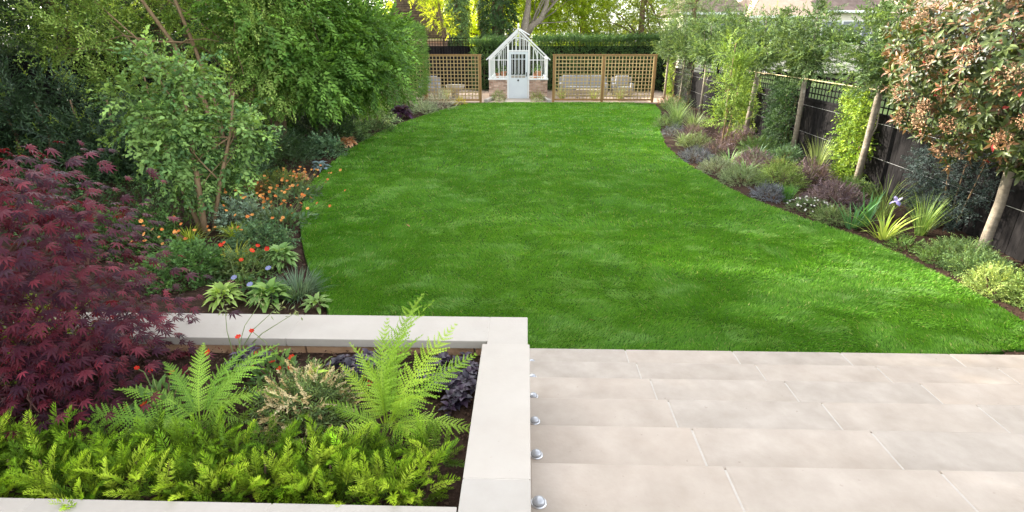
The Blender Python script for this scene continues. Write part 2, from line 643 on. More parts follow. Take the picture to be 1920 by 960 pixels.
def shrub(name, label, cat, x, y, r, h, tpl, size, n, c1, c2, mat='leaf', z=0.0, group=None, up=0.45, jit=0.2, elong=1.0, dense=1.7):
    """a mound of leafy twigs"""
    n, size = int(n * dense), size * 0.78
    root = thing(name, label, cat, (x, y, z), 0, group)
    d = rnd_dirs(n)
    d[:, 2] = np.abs(d[:, 2])
    lump = 0.8 + 0.35 * vnoise(d[:, 0] * 3 + 9, d[:, 1] * 3 + d[:, 2] * 2 + 9, 1.0, int(abs(x * 131 + y * 17)) % 999)
    rr = rng.random(n) ** 0.22 * lump
    P = d * rr[:, None] * np.array([r, r * elong, h * 0.92])
    D = nrm(d + np.array([0, 0, up * 0.6]) + rng.normal(0, 0.45, (n, 3)))
    N = nrm(np.array([0, 0, 0.8]) + d * 0.6 + rng.normal(0, 0.4, (n, 3)))
    V, T, K = stamp(tpl, P, D, N, size * (0.65 + 0.7 * rng.random(n)), cols(n, c1, c2, jit))
    stuff(obj('foliage', tri_mesh('foliage', V, T, mat, K), root))
    b = MB()
    for i in range(5):
        a = i * 1.256 + rng.random()
        b.tube([(0.02 * math.cos(a), 0.02 * math.sin(a), -0.03), (r * 0.3 * math.cos(a), r * 0.3 * math.sin(a), h * 0.35), (r * 0.55 * math.cos(a), r * 0.55 * math.sin(a), h * 0.7)],
               [0.008, 0.006, 0.003], 4)
    stuff(b.obj('stems', 'bark_brown', root))
    return root


def blades(name, label, cat, x, y, h, n, c1, c2, w=0.02, spread=0.5, bend=0.4, z=0.0, base_r=0.06, single=False, group=None, mat='grass', parts_n=0, seg=4):
    """grass or strap-leaved clump; parts_n blades become leaf parts"""
    root = thing(name, label, cat, (x, y, z), 0, group)
    a = rng.random(n) * 2 * math.pi
    sp = np.abs(rng.normal(0, spread, n))
    D = nrm(np.stack([np.cos(a) * sp, np.sin(a) * sp, np.ones(n)], 1))
    out = np.stack([np.cos(a), np.sin(a), np.zeros(n)], 1)
    N = nrm(np.array([0, 0, 0.4]) - out * 1.0 + rng.normal(0, 0.15, (n, 3)))
    P = out * (base_r * rng.random((n, 1)) ** 0.5)
    s = h * (0.6 + 0.5 * rng.random(n))
    K = cols(n, c1, c2)
    tp = T_blade(w / h, bend, seg)
    tp = (tp[0] * np.array([1, 1, 1.0]), tp[1], tp[2])
    if parts_n:
        X, Yv, Z = frames(D, N)
        mes = [tri_mesh('leaf', tp[0], tp[1], mat, np.tile(np.array(c1) * (1 - q) + np.array(c2) * q, (len(tp[0]), 1))) for q in (0.1, 0.5, 0.9)]
        for i in range(min(parts_n, n)):
            o = obj('leaf', mes[i % 3], root)
            o.matrix_local = Matrix([[X[i, r] * s[i], Yv[i, r] * s[i], Z[i, r] * s[i], P[i, r]] for r in range(3)] + [[0, 0, 0, 1]])
        if parts_n >= n:
            return root
        P, D, N, s, K = P[parts_n:], D[parts_n:], N[parts_n:], s[parts_n:], K[parts_n:]
    V, T, KK = stamp(tp, P, D, N, s, K)
    stuff(obj('foliage', tri_mesh('foliage', V, T, mat, KK), root))
    return root


def place(o, P, D, N, s):
    X, Yv, Z = frames(P[None] * 0 + D[None], N[None])
    o.matrix_local = Matrix([[X[0, r] * s, Yv[0, r] * s, Z[0, r] * s, P[r]] for r in range(3)] + [[0, 0, 0, 1]])


def flower_mesh(c, cc, pet=6, open_=0.35, w=0.75):
    parts = []
    for i in range(pet):
        a = 2 * math.pi * i / pet
        d = np.array([[math.cos(a), math.sin(a), open_]])
        parts.append(stamp(T_oval(w, -0.2, 0.1, 1.05), np.zeros((1, 3)), d, np.array([[0, 0, 1.0]]), 1.0, np.array([c]) * (0.85 + 0.3 * rng.random())))
    v = np.array([(0.28 * math.cos(a), 0.28 * math.sin(a), 0.16) for a in np.linspace(0, 2 * math.pi, 7)[:-1]] + [(0, 0, 0.3)])
    parts.append((v, np.array([(i, (i + 1) % 6, 6) for i in range(6)]), np.tile(np.array([cc]), (7, 1))))
    V, T, K = join(parts)
    return tri_mesh('flower', V, T, 'petal', K)


def geum(name, label, cat, x, y, z, r, nleaf, heads, fm, fsize=0.02, c1=(0.05, 0.1, 0.025), c2=(0.09, 0.15, 0.04), group=None, lsize=0.09):
    """low leafy clump with wiry stems; heads = local (x,y,z) of each flower"""
    root = shrub(name, label, cat, x, y, r, 0.16 + 0.1 * r, OVAL, lsize, nleaf, c1, c2, z=z, group=group)
    b = MB()
    for i, p in enumerate(heads):
        p = np.array(p, float)
        q = np.array([p[0] * 0.35, p[1] * 0.35, 0.05])
        mid = (p + q) / 2 + np.array([rng.normal(0, 0.03), rng.normal(0, 0.03), 0.04])
        b.tube([q, mid, p], [0.0035, 0.003, 0.002], 4, False)
        o = obj('flower', fm[i % len(fm)], root)
        nd = nrm(np.array([rng.normal(0, 0.4), -0.5 + rng.normal(0, 0.4), 0.9]))
        place(o, p, np.cross(nd, [0.3, 0.9, 0.2]), nd, fsize * (0.8 + 0.5 * rng.random()))
    stuff(b.obj('stems', 'stem', root))
    return root


# ================================================================== GROUND, LAWN, BEDS
LAWN = [(-1.94, 4.81), (-2.4, 5.55), (-2.89, 6.54), (-3.36, 7.63), (-3.75, 8.77), (-4.17, 10.47), (-4.34, 12.57), (-4.36, 15.61), (-4.01, 18.32),
        (-3.3, 21.55), (-2.7, 23.4), (-2.3, 24.1), (1.0, 24.35), (5.45, 24.45), (5.25, 22.3), (4.96, 20.63), (4.35, 18.2), (3.94, 16.3), (3.62, 14.4), (3.52, 13.09), (3.56, 11.13), (3.76, 9.29),
        (4.12, 8.22), (4.46, 7.47), (4.67, 6.93), (4.74, 6.28), (4.81, 5.66), (4.83, 5.07), (4.79, 4.05), (-1.7, 4.05)]


def smooth_poly(pts, it=2, keep=()):
    p = [np.array(q, float) for q in pts]
    for _ in range(it):
        q = []
        for i in range(len(p)):
            a, b = p[i], p[(i + 1) % len(p)]
            q += [a * 0.75 + b * 0.25, a * 0.25 + b * 0.75]
        p = q
    return np.array(p)


LP = smooth_poly(LAWN)


def inside(x, y, poly):
    c = np.zeros(x.shape, bool)
    j = len(poly) - 1
    for i in range(len(poly)):
        xi, yi = poly[i]
        xj, yj = poly[j]
        k = ((yi > y) != (yj > y)) & (x < (xj - xi) * (y - yi) / (yj - yi + 1e-12) + xi)
        c ^= k
        j = i
    return c


# wide ground sheet to the horizon
b = MB().quad((-600, -300, -0.14), (600, -300, -0.14), (600, 900, -0.14), (-600, 900, -0.14))
struct(b.obj('ground', 'turf'))
# bed soil: one uneven sheet, sunk under the lawn
gx, gy = np.meshgrid(np.arange(-13, 9.01, 0.1), np.arange(3.0, 32.0, 0.1), indexing='ij')
gz = 0.05 * (vnoise(gx + 50, gy, 0.6, 1) - 0.5) + 0.04 * (vnoise(gx + 50, gy, 0.17, 2) - 0.5) + 0.02
ins = inside(gx, gy, LP)
gz = np.where(ins, -0.09, gz)
gz = np.where(gy > 24.3, -0.08, gz)
nx, ny = gx.shape
V = np.stack([gx.ravel(), gy.ravel(), gz.ravel()], 1)
ii = (np.arange(nx - 1)[:, None] * ny + np.arange(ny - 1)[None]).ravel()
T = np.concatenate([np.stack([ii, ii + ny, ii + ny + 1], 1), np.stack([ii, ii + ny + 1, ii + 1], 1)])
struct(obj('bed_soil', tri_mesh('bed_soil', V, T, 'soil', smooth=True)))
# lawn sheet with a cut edge
n = len(LP)
V = [(p[0], p[1], 0.03) for p in LP] + [(p[0], p[1], -0.06) for p in LP]
me = bpy.data.meshes.new('lawn')
me.from_pydata(V, [], [tuple(range(n))] + [(i, i + n, (i + 1) % n + n, (i + 1) % n) for i in range(n)])
me.materials.append(M['lawn'])
struct(obj('lawn', me))


def grass_field():
    parts = []
    for y0, y1, dens, ln, wd in ((4.0, 5.6, 11000, 0.037, 0.0042), (5.6, 7.5, 7000, 0.04, 0.0056), (7.5, 11, 3200, 0.045, 0.0085), (11, 16, 1300, 0.055, 0.013), (16, 24.6, 700, 0.06, 0.02)):
        n = int((10.2) * (y1 - y0) * dens)
        x, y = rng.uniform(-4.6, 5.6, n), rng.uniform(y0, y1, n)
        k = inside(x, y, LP)
        x, y = x[k], y[k]
        n = len(x)
        # lie of the grass: broad swirls and small tufts
        a = 6.28 * (vnoise(x + 20, y * 0.8 + 20, 0.9, 5) + 0.6 * vnoise(x + 20, y + 20, 0.28, 6)) + rng.normal(0, 0.5, n)
        lean = 0.35 + 0.75 * vnoise(x + 31, y * 1.5 + 7, 0.5, 7) ** 2 + 0.35 * rng.random(n)
        D = nrm(np.stack([np.cos(a) * lean, np.sin(a) * lean, np.ones(n)], 1))
        N = rng.normal(0, 1, (n, 3)) * 0.6 + np.array([0, -0.3, 0.8])
        P = np.stack([x, y, np.full(n, 0.028)], 1)
        pt = vnoise(x + 40, y * 1.6 + 3, 0.45, 8)
        big = vnoise(x + 60, y + 3, 2.6, 9)
        f = np.clip(0.28 + 0.4 * pt + 0.35 * (big - 0.5) + rng.normal(0, 0.14, n), 0, 1)[:, None]
        K = np.array([[0.043, 0.138, 0.006]]) * (1 - f) + np.array([[0.12, 0.25, 0.03]]) * f
        pv = 0.6 * vnoise(x + 11, y * 1.7 + 70, 0.3, 12) + 0.4 * vnoise(x + 51, y * 1.7 + 70, 0.11, 13)
        pale = np.clip((pv - 0.58) * 5, 0, 1)[:, None] * rng.random((n, 1)) ** 0.6  # pale streaks: sheen of flattened blades mixed into the colour
        K = K * (1 - 0.65 * pale) + np.array([[0.2, 0.32, 0.11]]) * 0.65 * pale
        tip = (rng.random((n, 1)) < 0.03)
        K = np.where(tip, np.array([[0.26, 0.27, 0.1]]), K)
        s = ln * (0.6 + 0.7 * rng.random(n))
        v = np.array([(0, 0, 0), (-wd / ln / 2, 0.4, 0.02), (0, 1, -0.22), (wd / ln / 2, 0.4, 0.02)])
        parts.append(stamp((v, np.array([(0, 3, 2), (0, 2, 1)]), np.array([[.75] * 3, [1] * 3, [1.1] * 3, [1] * 3])), P, D, N, s, K))
    V, T, K = join(parts)
    stuff(obj('grass', tri_mesh('grass', V, T, 'grass', K)))


grass_field()
# bark chips over the beds, near part
n = 26000
x, y = rng.uniform(-6.5, 6.1, n), rng.uniform(3.2, 13, n)
k = ~inside(x, y, LP) & ((x < -1.5) | (x > 3.4))
x, y = x[k], y[k]
n = len(x)
P = np.stack([x, y, rng.uniform(0.015, 0.05, n)], 1)
cv = np.array([(-0.35, 0, 0), (0.35, 0.05, 0.1), (0.3, 1, 0), (-0.3, 0.9, 0.1), (0, 0.5, 0.35)])
ct = np.array([(0, 1, 4), (1, 2, 4), (2, 3, 4), (3, 0, 4)])
V, T, K = stamp((cv, ct, np.ones((5, 3))), P, rnd_dirs(n) * np.array([1, 1, 0.3]), np.array([0, 0, 1.0]) + rng.normal(0, 0.3, (n, 3)), rng.uniform(0.012, 0.035, n), np.ones((n, 3)))
stuff(obj('bark_mulch', tri_mesh('bark_mulch', V, T, 'chip')))

# ================================================================== STEPS, TERRACE
YN = [1.413 + 0.434 * i for i in range(7)]
ZN = [1.014 - 0.15 * i for i in range(7)]
mb = MB()
for i in range(1, 7):
    mb.box((0.022, YN[i - 1] - 0.05, -0.13), (6.05, YN[i] - 0.022, ZN[i] - 0.0025))
steps = struct(mb.obj('steps', 'mortar'))
XJ = [0.026, 0.855, 1.753, 2.651, 3.549, 4.447, 5.345, 6.05]
for i in range(1, 7):
    for a, c in zip(XJ[:-1], XJ[1:]):
        g = 0.003
        o = boxo('paving_slab', (a + g, YN[i - 1] - 0.018 + (0.0), ZN[i] - 0.035), (c - g, YN[i] , ZN[i] + rng.normal(0, 0.0006)), 'stone', steps, 0.009, 2)
        boxo('riser_slab', (a + g, YN[i] - 0.04, ZN[i] - 0.148), (c - g, YN[i] - 0.016, ZN[i] - 0.038), 'stone', steps, 0.002)
terr = struct(MB().box((-0.35, -3.0, -0.13), (6.05, YN[0] - 0.03, ZN[0] - 0.0025)).obj('terrace', 'mortar'))
for j in range(7):
    for a, c in zip([-0.22] + XJ[1:-1], XJ[1:]):
        y1 = YN[0] - 0.6 * j
        if j == 0 and a < 0:
            a = 0.036
        boxo('paving_slab', (a + 0.0035, y1 - 0.596, ZN[0] - 0.035), (c - 0.0035, y1, ZN[0] + rng.normal(0, 0.0006)), 'stone', terr, 0.005, 2)

for j in range(6):
    for i in range(5):
        x1, y1 = -0.36 - 0.898 * i, 1.0 - 0.6 * j
        boxo('paving_slab', (x1 - 0.894, y1 - 0.596, 0.885), (x1, y1 - 0.002, 0.92 + rng.normal(0, 0.0006)), 'stone', terr, 0.005, 2)
boxo('sub_base', (-4.9, -2.6, -0.13), (-0.352, 0.995, 0.917), 'mortar', terr)
# dome lights set into the treads beside the planter wall
LIGHT_TXT = ['nearest and largest silver dome light on the step at the foot of the planter wall', 'second silver dome light up from the frame edge beside the steps',
             'silver dome light beside the third paved step', 'silver dome light beside the fourth paved step',
             'small silver dome light beside the fifth paved step', 'smallest silver dome light, beside the step nearest the lawn']
for i in range(1, 7):
    L = thing('step_light', LIGHT_TXT[i - 1], 'step light', (0.063, YN[i - 1] + 0.213, ZN[i]), 0, 'dome lights along the planter wall')
    MB().tube([(0, 0, -0.004), (0, 0, 0.003), (0, 0, 0.006)], [0.032, 0.032, 0.029], 24).obj('ring', 'chrome', L)
    pts, rad = [], []
    for q in range(7):
        a = q / 6 * math.pi / 2
        pts.append((0, 0, 0.0062 + 0.02 * math.sin(a)))
        rad.append(max(0.0006, 0.0265 * math.cos(a)))
    MB().tube(pts, rad, 24).obj('dome', 'dome', L, smooth=True)

# ================================================================== PLANTER
PW = thing('planter_wall', 'low planter wall with pale limestone coping around the sunken bed', 'wall', (-2, 2.1, 0))
PWI = (-2, 2.1, 0)


def pbox(name, a, c, mat, bev=0.0):
    return boxo(name, tuple(a[i] - PWI[i] for i in range(3)), tuple(c[i] - PWI[i] for i in range(3)), mat, PW, bev, 2)


pbox('far_wall', (-5.0, 2.70, -0.1), (0.0, 2.915, 0.928), 'mortar')
pbox('side_wall', (-0.19, 1.40, -0.1), (0.018, 2.698, 0.928), 'mortar')
pbox('near_wall', (-5.0, 1.05, -0.1), (-0.192, 1.42, 0.965), 'mortar')
pbox('coping_slab', (-0.207, 2.564, 0.93), (0.02, 2.945, 0.98), 'cap', 0.004)
xs = [-0.21, -1.352, -2.3, -3.2, -4.1, -5.0]
for a, c in zip(xs[:-1], xs[1:]):
    pbox('coping_slab', (c + 0.0015, 2.655, 0.93), (a - 0.0015, 2.945, 0.98), 'cap', 0.004)
pbox('coping_slab', (-0.226, 1.588, 0.932), (0.03, 2.56, 1.02), 'cap', 0.004)
pbox('coping_slab', (-0.226, 0.75, 0.932), (0.03, 1.5845, 1.02), 'cap', 0.004)
xs = [-0.23, -0.89, -1.75, -2.6, -3.5, -4.4]
for a, c in zip(xs[:-1], xs[1:]):
    pbox('coping_slab', (c + 0.0015, 1.0, 0.966), (a - 0.0015, 1.452, 1.02), 'cap', 0.004)
for q in (-1.352, -2.3, -3.2, -4.1):
    pbox('joint', (q - 0.012, 2.66, 0.94), (q + 0.012, 2.94, 0.9785), 'mortar')
pbox('joint', (-0.2085 - 0.006, 2.66, 0.94), (-0.2085 + 0.006, 2.94, 0.9785), 'mortar')
pbox('joint', (-0.22, 1.575, 0.94), (0.024, 1.598, 1.0185), 'mortar')
for q in (-0.89, -1.75, -2.6, -3.5):
    pbox('joint', (q - 0.012, 1.02, 0.98), (q + 0.012, 1.446, 1.0185), 'mortar')
xx = -5.0
while xx < -0.2:
    L = random.uniform(0.26, 0.48)
    x2 = min(xx + L, -0.195)
    pbox('stone_block', (xx + 0.004, 2.675, 0.845), (x2 - 0.004, 2.71, 0.922 + random.uniform(-0.003, 0.002)), 'sandstone', 0.006)
    pbox('stone_block', (xx + 0.1, 2.677, 0.76), (x2 + 0.09, 2.71, 0.836), 'sandstone', 0.006)
    xx = x2 if x2 < -0.2 else 0
yy = 1.42
while yy < 2.6:
    y2 = min(yy + random.uniform(0.26, 0.4), 2.66)
    pbox('stone_block', (-0.205, yy + 0.004, 0.845), (-0.186, y2 - 0.004, 0.922), 'sandstone', 0.005)
    yy = y2 if y2 < 2.6 else 9
# planter soil
gx, gy = np.meshgrid(np.arange(-4.95, -0.19, 0.035), np.arange(1.41, 2.705, 0.035), indexing='ij')
gz = 0.865 + 0.03 * (vnoise(gx + 9, gy, 0.25, 21) - 0.4) + 0.02 * (vnoise(gx + 9, gy, 0.07, 22) - 0.5)
nx, ny = gx.shape
V = np.stack([gx.ravel(), gy.ravel(), gz.ravel()], 1)
ii = (np.arange(nx - 1)[:, None] * ny + np.arange(ny - 1)[None]).ravel()
T = np.concatenate([np.stack([ii, ii + ny, ii + ny + 1], 1), np.stack([ii, ii + ny + 1, ii + 1], 1)])
struct(obj('planter_soil', tri_mesh('planter_soil', V, T, 'soil', smooth=True)))
n = 9000
P = np.stack([rng.uniform(-2.6, -0.2, n), rng.uniform(1.5, 2.68, n), rng.uniform(0.862, 0.895, n)], 1)
V, T, K = stamp((cv, ct, np.ones((5, 3))), P, rnd_dirs(n) * np.array([1, 1, 0.3]), np.array([0, 0, 1.0]) + rng.normal(0, 0.35, (n, 3)), rng.uniform(0.006, 0.02, n), np.ones((n, 3)))
stuff(obj('planter_mulch', tri_mesh('planter_mulch', V, T, 'chip')))

# ================================================================== PLANTER PLANTS
CAM = np.array([0, 0, 2.55])


def leaf_parts(root, tpl, P, D, N, s, K, c1, c2, mat, limit, loc):
    """the largest-looking leaves become parts, the rest one joined mass"""
    dist = np.linalg.norm(P + np.array(loc) - CAM, axis=1)
    # big and near, and not buried: score by size over distance
    order = np.argsort(dist / s)
    pick, rest = order[:limit], order[limit:]
    mes = [tri_mesh('leaf', tpl[0], tpl[1], mat, tpl[2] * (np.array(c1) * (1 - q) + np.array(c2) * q)) for q in (0.0, 0.2, 0.5, 0.8)]
    X, Yv, Z = frames(D, N)
    for j, i in enumerate(pick):
        o = obj('leaf', mes[int(4 * rng.random() ** 1.5) % 4], root)
        o.matrix_local = Matrix([[X[i, r] * s[i], Yv[i, r] * s[i], Z[i, r] * s[i], P[i, r]] for r in range(3)] + [[0, 0, 0, 1]])
    if len(rest):
        V, T, KK = stamp(tpl, P[rest], D[rest], N[rest], s[rest], K[rest])
        stuff(obj('foliage', tri_mesh('foliage', V, T, mat, KK), root))


def maple():
    loc = (-2.55, 2.3, 0.87)
    root = thing('japanese_maple', 'purple red japanese maple with feathery lobed leaves in the planter', 'tree', loc)
    # layered tiers of drooping leaves
    tiers = []
    for i in range(235):
        a = rng.random() * 6.283
        rr = rng.random() ** 0.5
        z = 0.03 + 1.17 * rng.random() ** 1.05
        wid = 0.74 * math.sqrt(max(0.08, 1 - ((z - 0.5) / 0.9) ** 2))
        tiers.append((rr * wid * math.cos(a) * 0.98, rr * wid * math.sin(a) * 0.8 + 0.0, z))
    P, D, N = [], [], []
    for t in tiers:
        k = int(15 + 9 * rng.random())
        q = rng.normal(0, 1, (k, 3)) * np.array([0.13, 0.12, 0.04])
        P.append(np.array(t) + q)
        o = nrm(np.array([t[0], t[1], 0.0]) + 1e-3)
        D.append(nrm(q * np.array([6, 6, 0]) + o * 0.7 + np.array([0, 0, -0.35]) + rng.normal(0, 0.3, (k, 3))))
        N.append(nrm(np.array([0, -0.25, 1.0]) + o * 0.35 + rng.normal(0, 0.25, (k, 3))))
    P, D, N = np.concatenate(P), np.concatenate(D), np.concatenate(N)
    s = rng.uniform(0.035, 0.06, len(P))
    c1, c2 = (0.028, 0.006, 0.015), (0.11, 0.017, 0.026)
    k = cols(len(P), c1, c2, 0.3)
    leaf_parts(root, T_palm(), P, D, N, s, k, c1, c2, 'maple', 300, loc)
    for i, (dx, dy) in enumerate(((0.0, 0.0), (0.05, 0.03), (-0.05, 0.02))):
        b = MB().tube([(dx, dy, -0.05), (dx * 3, dy * 3, 0.25), (dx * 6 + 0.05, dy * 5, 0.6), (dx * 9, dy * 7, 0.95)], [0.022, 0.017, 0.011, 0.005], 7)
        b.obj('trunk', 'bark_red', root, smooth=True)
    for t in tiers[::3]:
        pts = limb_pts((t[0] * 0.15, t[1] * 0.15, max(0.1, t[2] - 0.3)), t, 0.1, 5)
        MB().tube(pts, np.linspace(0.008, 0.0022, 5), 5).obj('branch', 'bark_red', root, smooth=True)


maple()


def T_shoot(n=30, L=1.0, seed=0):
    """yew shoot: curved twig with flat needles"""
    r = np.random.default_rng(seed)
    parts = []
    nt_ = T_leaf(0.13, 0.1, 0.25, 0.5)
    bend = r.uniform(0.15, 0.5)
    for i in range(n):
        t = (i + 1) / n
        sd = 1 if i % 2 else -1
        fw = 0.55 + 1.2 * t ** 3
        d = np.array([[sd * 1.0 + r.normal(0, 0.12), fw, 0.45 + r.normal(0, 0.25)]])
        if i % 5 == 4:
            d = np.array([[r.normal(0, 0.4), fw, 0.9]])
        p = np.array([[0, t * L, -bend * t * t]])
        ln = 0.25 * (1 - 0.5 * t ** 4) * (0.85 + 0.3 * r.random())
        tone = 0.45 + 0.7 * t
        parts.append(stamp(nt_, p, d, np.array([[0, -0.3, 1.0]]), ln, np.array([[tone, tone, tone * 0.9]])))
    b = MB().tube([(0, 0, 0), (0, 0.5, -bend * 0.25), (0, 1, -bend)], [0.016, 0.012, 0.005], 3, False)
    v = np.array(b.v)
    t = np.array([q for f in b.f for q in ((f[0], f[1], f[2]), (f[0], f[2], f[3]))])
    parts.append((v, t, np.tile([[0.8, 0.75, 0.7]], (len(v), 1))))
    return join(parts)


def yew():
    loc = (-1.4, 1.66, 0.87)
    root = thing('yew_hedge', 'low fresh green yew hedge along the front edge of the planter', 'hedge', loc)
    tp = [T_shoot(44, 1, s) for s in range(4)]
    # plants in a row, each a fan of shoots
    P, D, N, s, fresh = [], [], [], [], []
    for px in np.arange(-1.45, 1.12, 0.13):
        for row in range(2):
            c = np.array([px + rng.normal(0, 0.03), -0.07 + 0.19 * row + rng.normal(0, 0.03), 0.0])
            hh = 0.065 + 0.055 * rng.random()
            for i in range(42):
                a = rng.random() * 6.283
                t = rng.random()
                out = np.array([math.cos(a), math.sin(a) * 0.9, 0])
                P.append(c + out * 0.085 * rng.random() ** 0.5 + np.array([0, 0, 0.01 + hh * t]))
                D.append(nrm(out * (1.0 - 0.45 * t) + np.array([0.12, -0.05, 0.5 + 0.75 * t]) + rng.normal(0, 0.38, 3)))
                N.append(np.array([0, -0.25, 1.0]) + rng.normal(0, 0.25, 3))
                s.append(rng.uniform(0.065, 0.125) * (0.8 + 0.3 * t))
                fresh.append(t)
    P, D, N, s, fresh = map(np.array, (P, D, N, s, fresh))
    k = (P[:, 0] > -1.6) & (P[:, 0] < 1.1)
    P, D, N, s, fresh = P[k], D[k], N[k], s[k], fresh[k]
    vis = np.argsort(-(P[:, 2] * 2 - P[:, 1] * 0.5 + 0.05 * rng.random(len(P))))
    sets = []
    for t in tp:
        for c in ((0.22, 0.35, 0.02), (0.31, 0.44, 0.03), (0.38, 0.5, 0.05)):
            sets.append(tri_mesh('shoot', t[0], t[1], 'needle', t[2] * np.array(c)))
    X, Yv, Z = frames(D, N)
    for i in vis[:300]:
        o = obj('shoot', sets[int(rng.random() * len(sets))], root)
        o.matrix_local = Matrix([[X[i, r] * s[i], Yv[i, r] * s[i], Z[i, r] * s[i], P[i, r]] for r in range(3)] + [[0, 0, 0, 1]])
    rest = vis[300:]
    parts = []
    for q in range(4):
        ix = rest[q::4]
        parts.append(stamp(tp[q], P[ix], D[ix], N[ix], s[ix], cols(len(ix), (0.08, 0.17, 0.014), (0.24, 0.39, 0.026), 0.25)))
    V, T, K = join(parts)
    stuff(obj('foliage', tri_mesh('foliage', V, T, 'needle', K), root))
    b = MB()
    for px in np.arange(-1.45, 1.12, 0.13):
        b.tube([(px, 0, -0.03), (px + 0.01, 0.01, 0.12)], [0.008, 0.004], 5)
    stuff(b.obj('stems', 'bark_brown', root))


yew()


def T_frond(seed=0, np_=26):
    r = np.random.default_rng(seed)
    v, t, c = [], [], []

    def zc(u):
        return 0.22 * u - 0.62 * u ** 2.3
    for i in range(np_):
        u = 0.1 + 0.9 * (i + 0.5) / np_
        ln = 0.15 * (math.sin(math.pi * min(1, 0.18 + u * 0.82)) ** 0.8) * (1.0 if u < 0.9 else 0.8) + 0.012
        for sd in (-1, 1):
            a = R(70 - 26 * u) + r.normal(0, 0.1)
            ln *= 1 + r.normal(0, 0.06)
            dx, dy = math.sin(a) * sd, math.cos(a)
            px, py = -dy * sd, dx * sd
            m = 7
            droop = 0.45 + r.normal(0, 0.3)
            for j in range(m):
                w0, w1 = j / m, (j + 1) / m
                wid = 0.026 * (1 - w0 * 0.8) * (ln / 0.15 * 0.5 + 0.5)
                base0 = np.array([dx * ln * w0, u + dy * ln * w0, zc(u) - droop * ln * w0 * w0])
                base1 = np.array([dx * ln * w1, u + dy * ln * w1, zc(u) - droop * ln * w1 * w1])
                for q in (-1, 1):
                    k = len(v)
                    tip = base0 * 0.35 + base1 * 0.65 + np.array([px, py, 0]) * q * wid + np.array([dx, dy, 0]) * 0.012
                    tip[2] -= 0.006
                    v += [base0, base1, tip]
                    t.append((k, k + 1, k + 2) if q * sd > 0 else (k, k + 2, k + 1))
                    sh = 0.9 + 0.25 * r.random()
                    c += [[sh] * 3] * 3
    k = len(v)
    m = 8
    for i in range(m + 1):
        u = i / m
        w = 0.008 * (1 - u * 0.8)
        v += [np.array([-w, u, zc(u) + 0.003]), np.array([w, u, zc(u) + 0.003])]
        c += [[1.2, 1.1, 1.0]] * 2
    for i in range(m):
        a = k + 2 * i
        t += [(a, a + 1, a + 3), (a, a + 3, a + 2)]
    return np.array(v), np.array(t), np.array(c)


def fern(name, label, loc, fr, c):
    root = thing(name, label, 'fern', loc)
    mes = []
    for sd in range(3):
        f = T_frond(sd)
        mes.append(tri_mesh('frond', f[0], f[1], 'leaf', f[2] * np.array(c) * ((0.72, 0.8, 0.8), (0.9, 0.92, 1.0), (1.08, 1.04, 1.1))[sd]))
    for i, (az, el, ln) in enumerate(fr):
        d = np.array([math.sin(R(az)) * math.cos(R(el)), math.cos(R(az)) * math.cos(R(el)), math.sin(R(el))])
        nn = np.array([-math.sin(R(az)) * math.sin(R(el)), -math.cos(R(az)) * math.sin(R(el)), math.cos(R(el))]) + rng.normal(0, 0.2, 3)
        o = obj('frond', mes[i % 3], root)
        place(o, np.array([0.02 * math.sin(R(az)), 0.02 * math.cos(R(az)), 0.0]), d + rng.normal(0, 0.12, 3), nn + rng.normal(0, 0.4, 3), ln * rng.uniform(0.8, 1.08))
    return root


# azimuth (0 = away down the garden, 90 = right), elevation, length
fern('fern', 'bright lime green fern rising over the right side of the planter', (-0.64, 2.05, 0.88),
     [(12, 66, .56), (-18, 70, .5), (45, 60, .48), (78, 42, .46), (100, 28, .42), (-60, 52, .36), (-95, 35, .3), (150, 42, .3), (-150, 45, .3), (25, 76, .54), (-40, 78, .44),
      (125, 30, .4), (5, 48, .46), (85, 58, .38)], (0.22, 0.33, 0.035))
fern('fern', 'mid green fern with one long frond reaching left under the maple', (-1.52, 2.05, 0.88),
     [(-98, 24, .56), (-78, 34, .46), (-30, 56, .42), (10, 60, .46), (48, 52, .44), (70, 36, .42), (-55, 58, .4), (110, 25, .36), (-125, 28, .36), (160, 40, .28), (28, 44, .46), (88, 50, .36)],
     (0.17, 0.29, 0.035))

# cream-flowered evergreen between the ferns
s = shrub('pieris_shrub', 'small bushy shrub with cream flower sprays between the two ferns', 'shrub', -1.02, 2.1, 0.18, 0.19, SPRAY_NARROW, 0.13, 260, (0.06, 0.10, 0.035), (0.14, 0.19, 0.06), z=0.88)
n = 150
d = rnd_dirs(n)
d[:, 2] = np.abs(d[:, 2])
P = d * np.array([0.19, 0.19, 0.2]) * rng.uniform(0.85, 1.15, (n, 1))
D = nrm(d + rng.normal(0, 0.4, (n, 3)))
V, T, K = stamp(T_spray(16, 1.0, 0.2, 0.8), P, D, rnd_dirs(n), 0.07 * (0.7 + 0.6 * rng.random(n)), cols(n, (0.55, 0.42, 0.18), (0.75, 0.64, 0.38), 0.15))
stuff(obj('blossom', tri_mesh('blossom', V, T, 'petal', K), s))
n = 7
V, T, K = stamp(OVAL_N, np.tile([[0.03, 0.06, 0.2]], (n, 1)), nrm(rng.normal(0, 0.6, (n, 3)) + [0, 0, 0.9]), rnd_dirs(n) + [0, -0.5, 1], 0.07, cols(n, (0.3, 0.42, 0.05), (0.4, 0.5, 0.1)))
obj('new_shoot', tri_mesh('new_shoot', V, T, 'leaf', K), s)


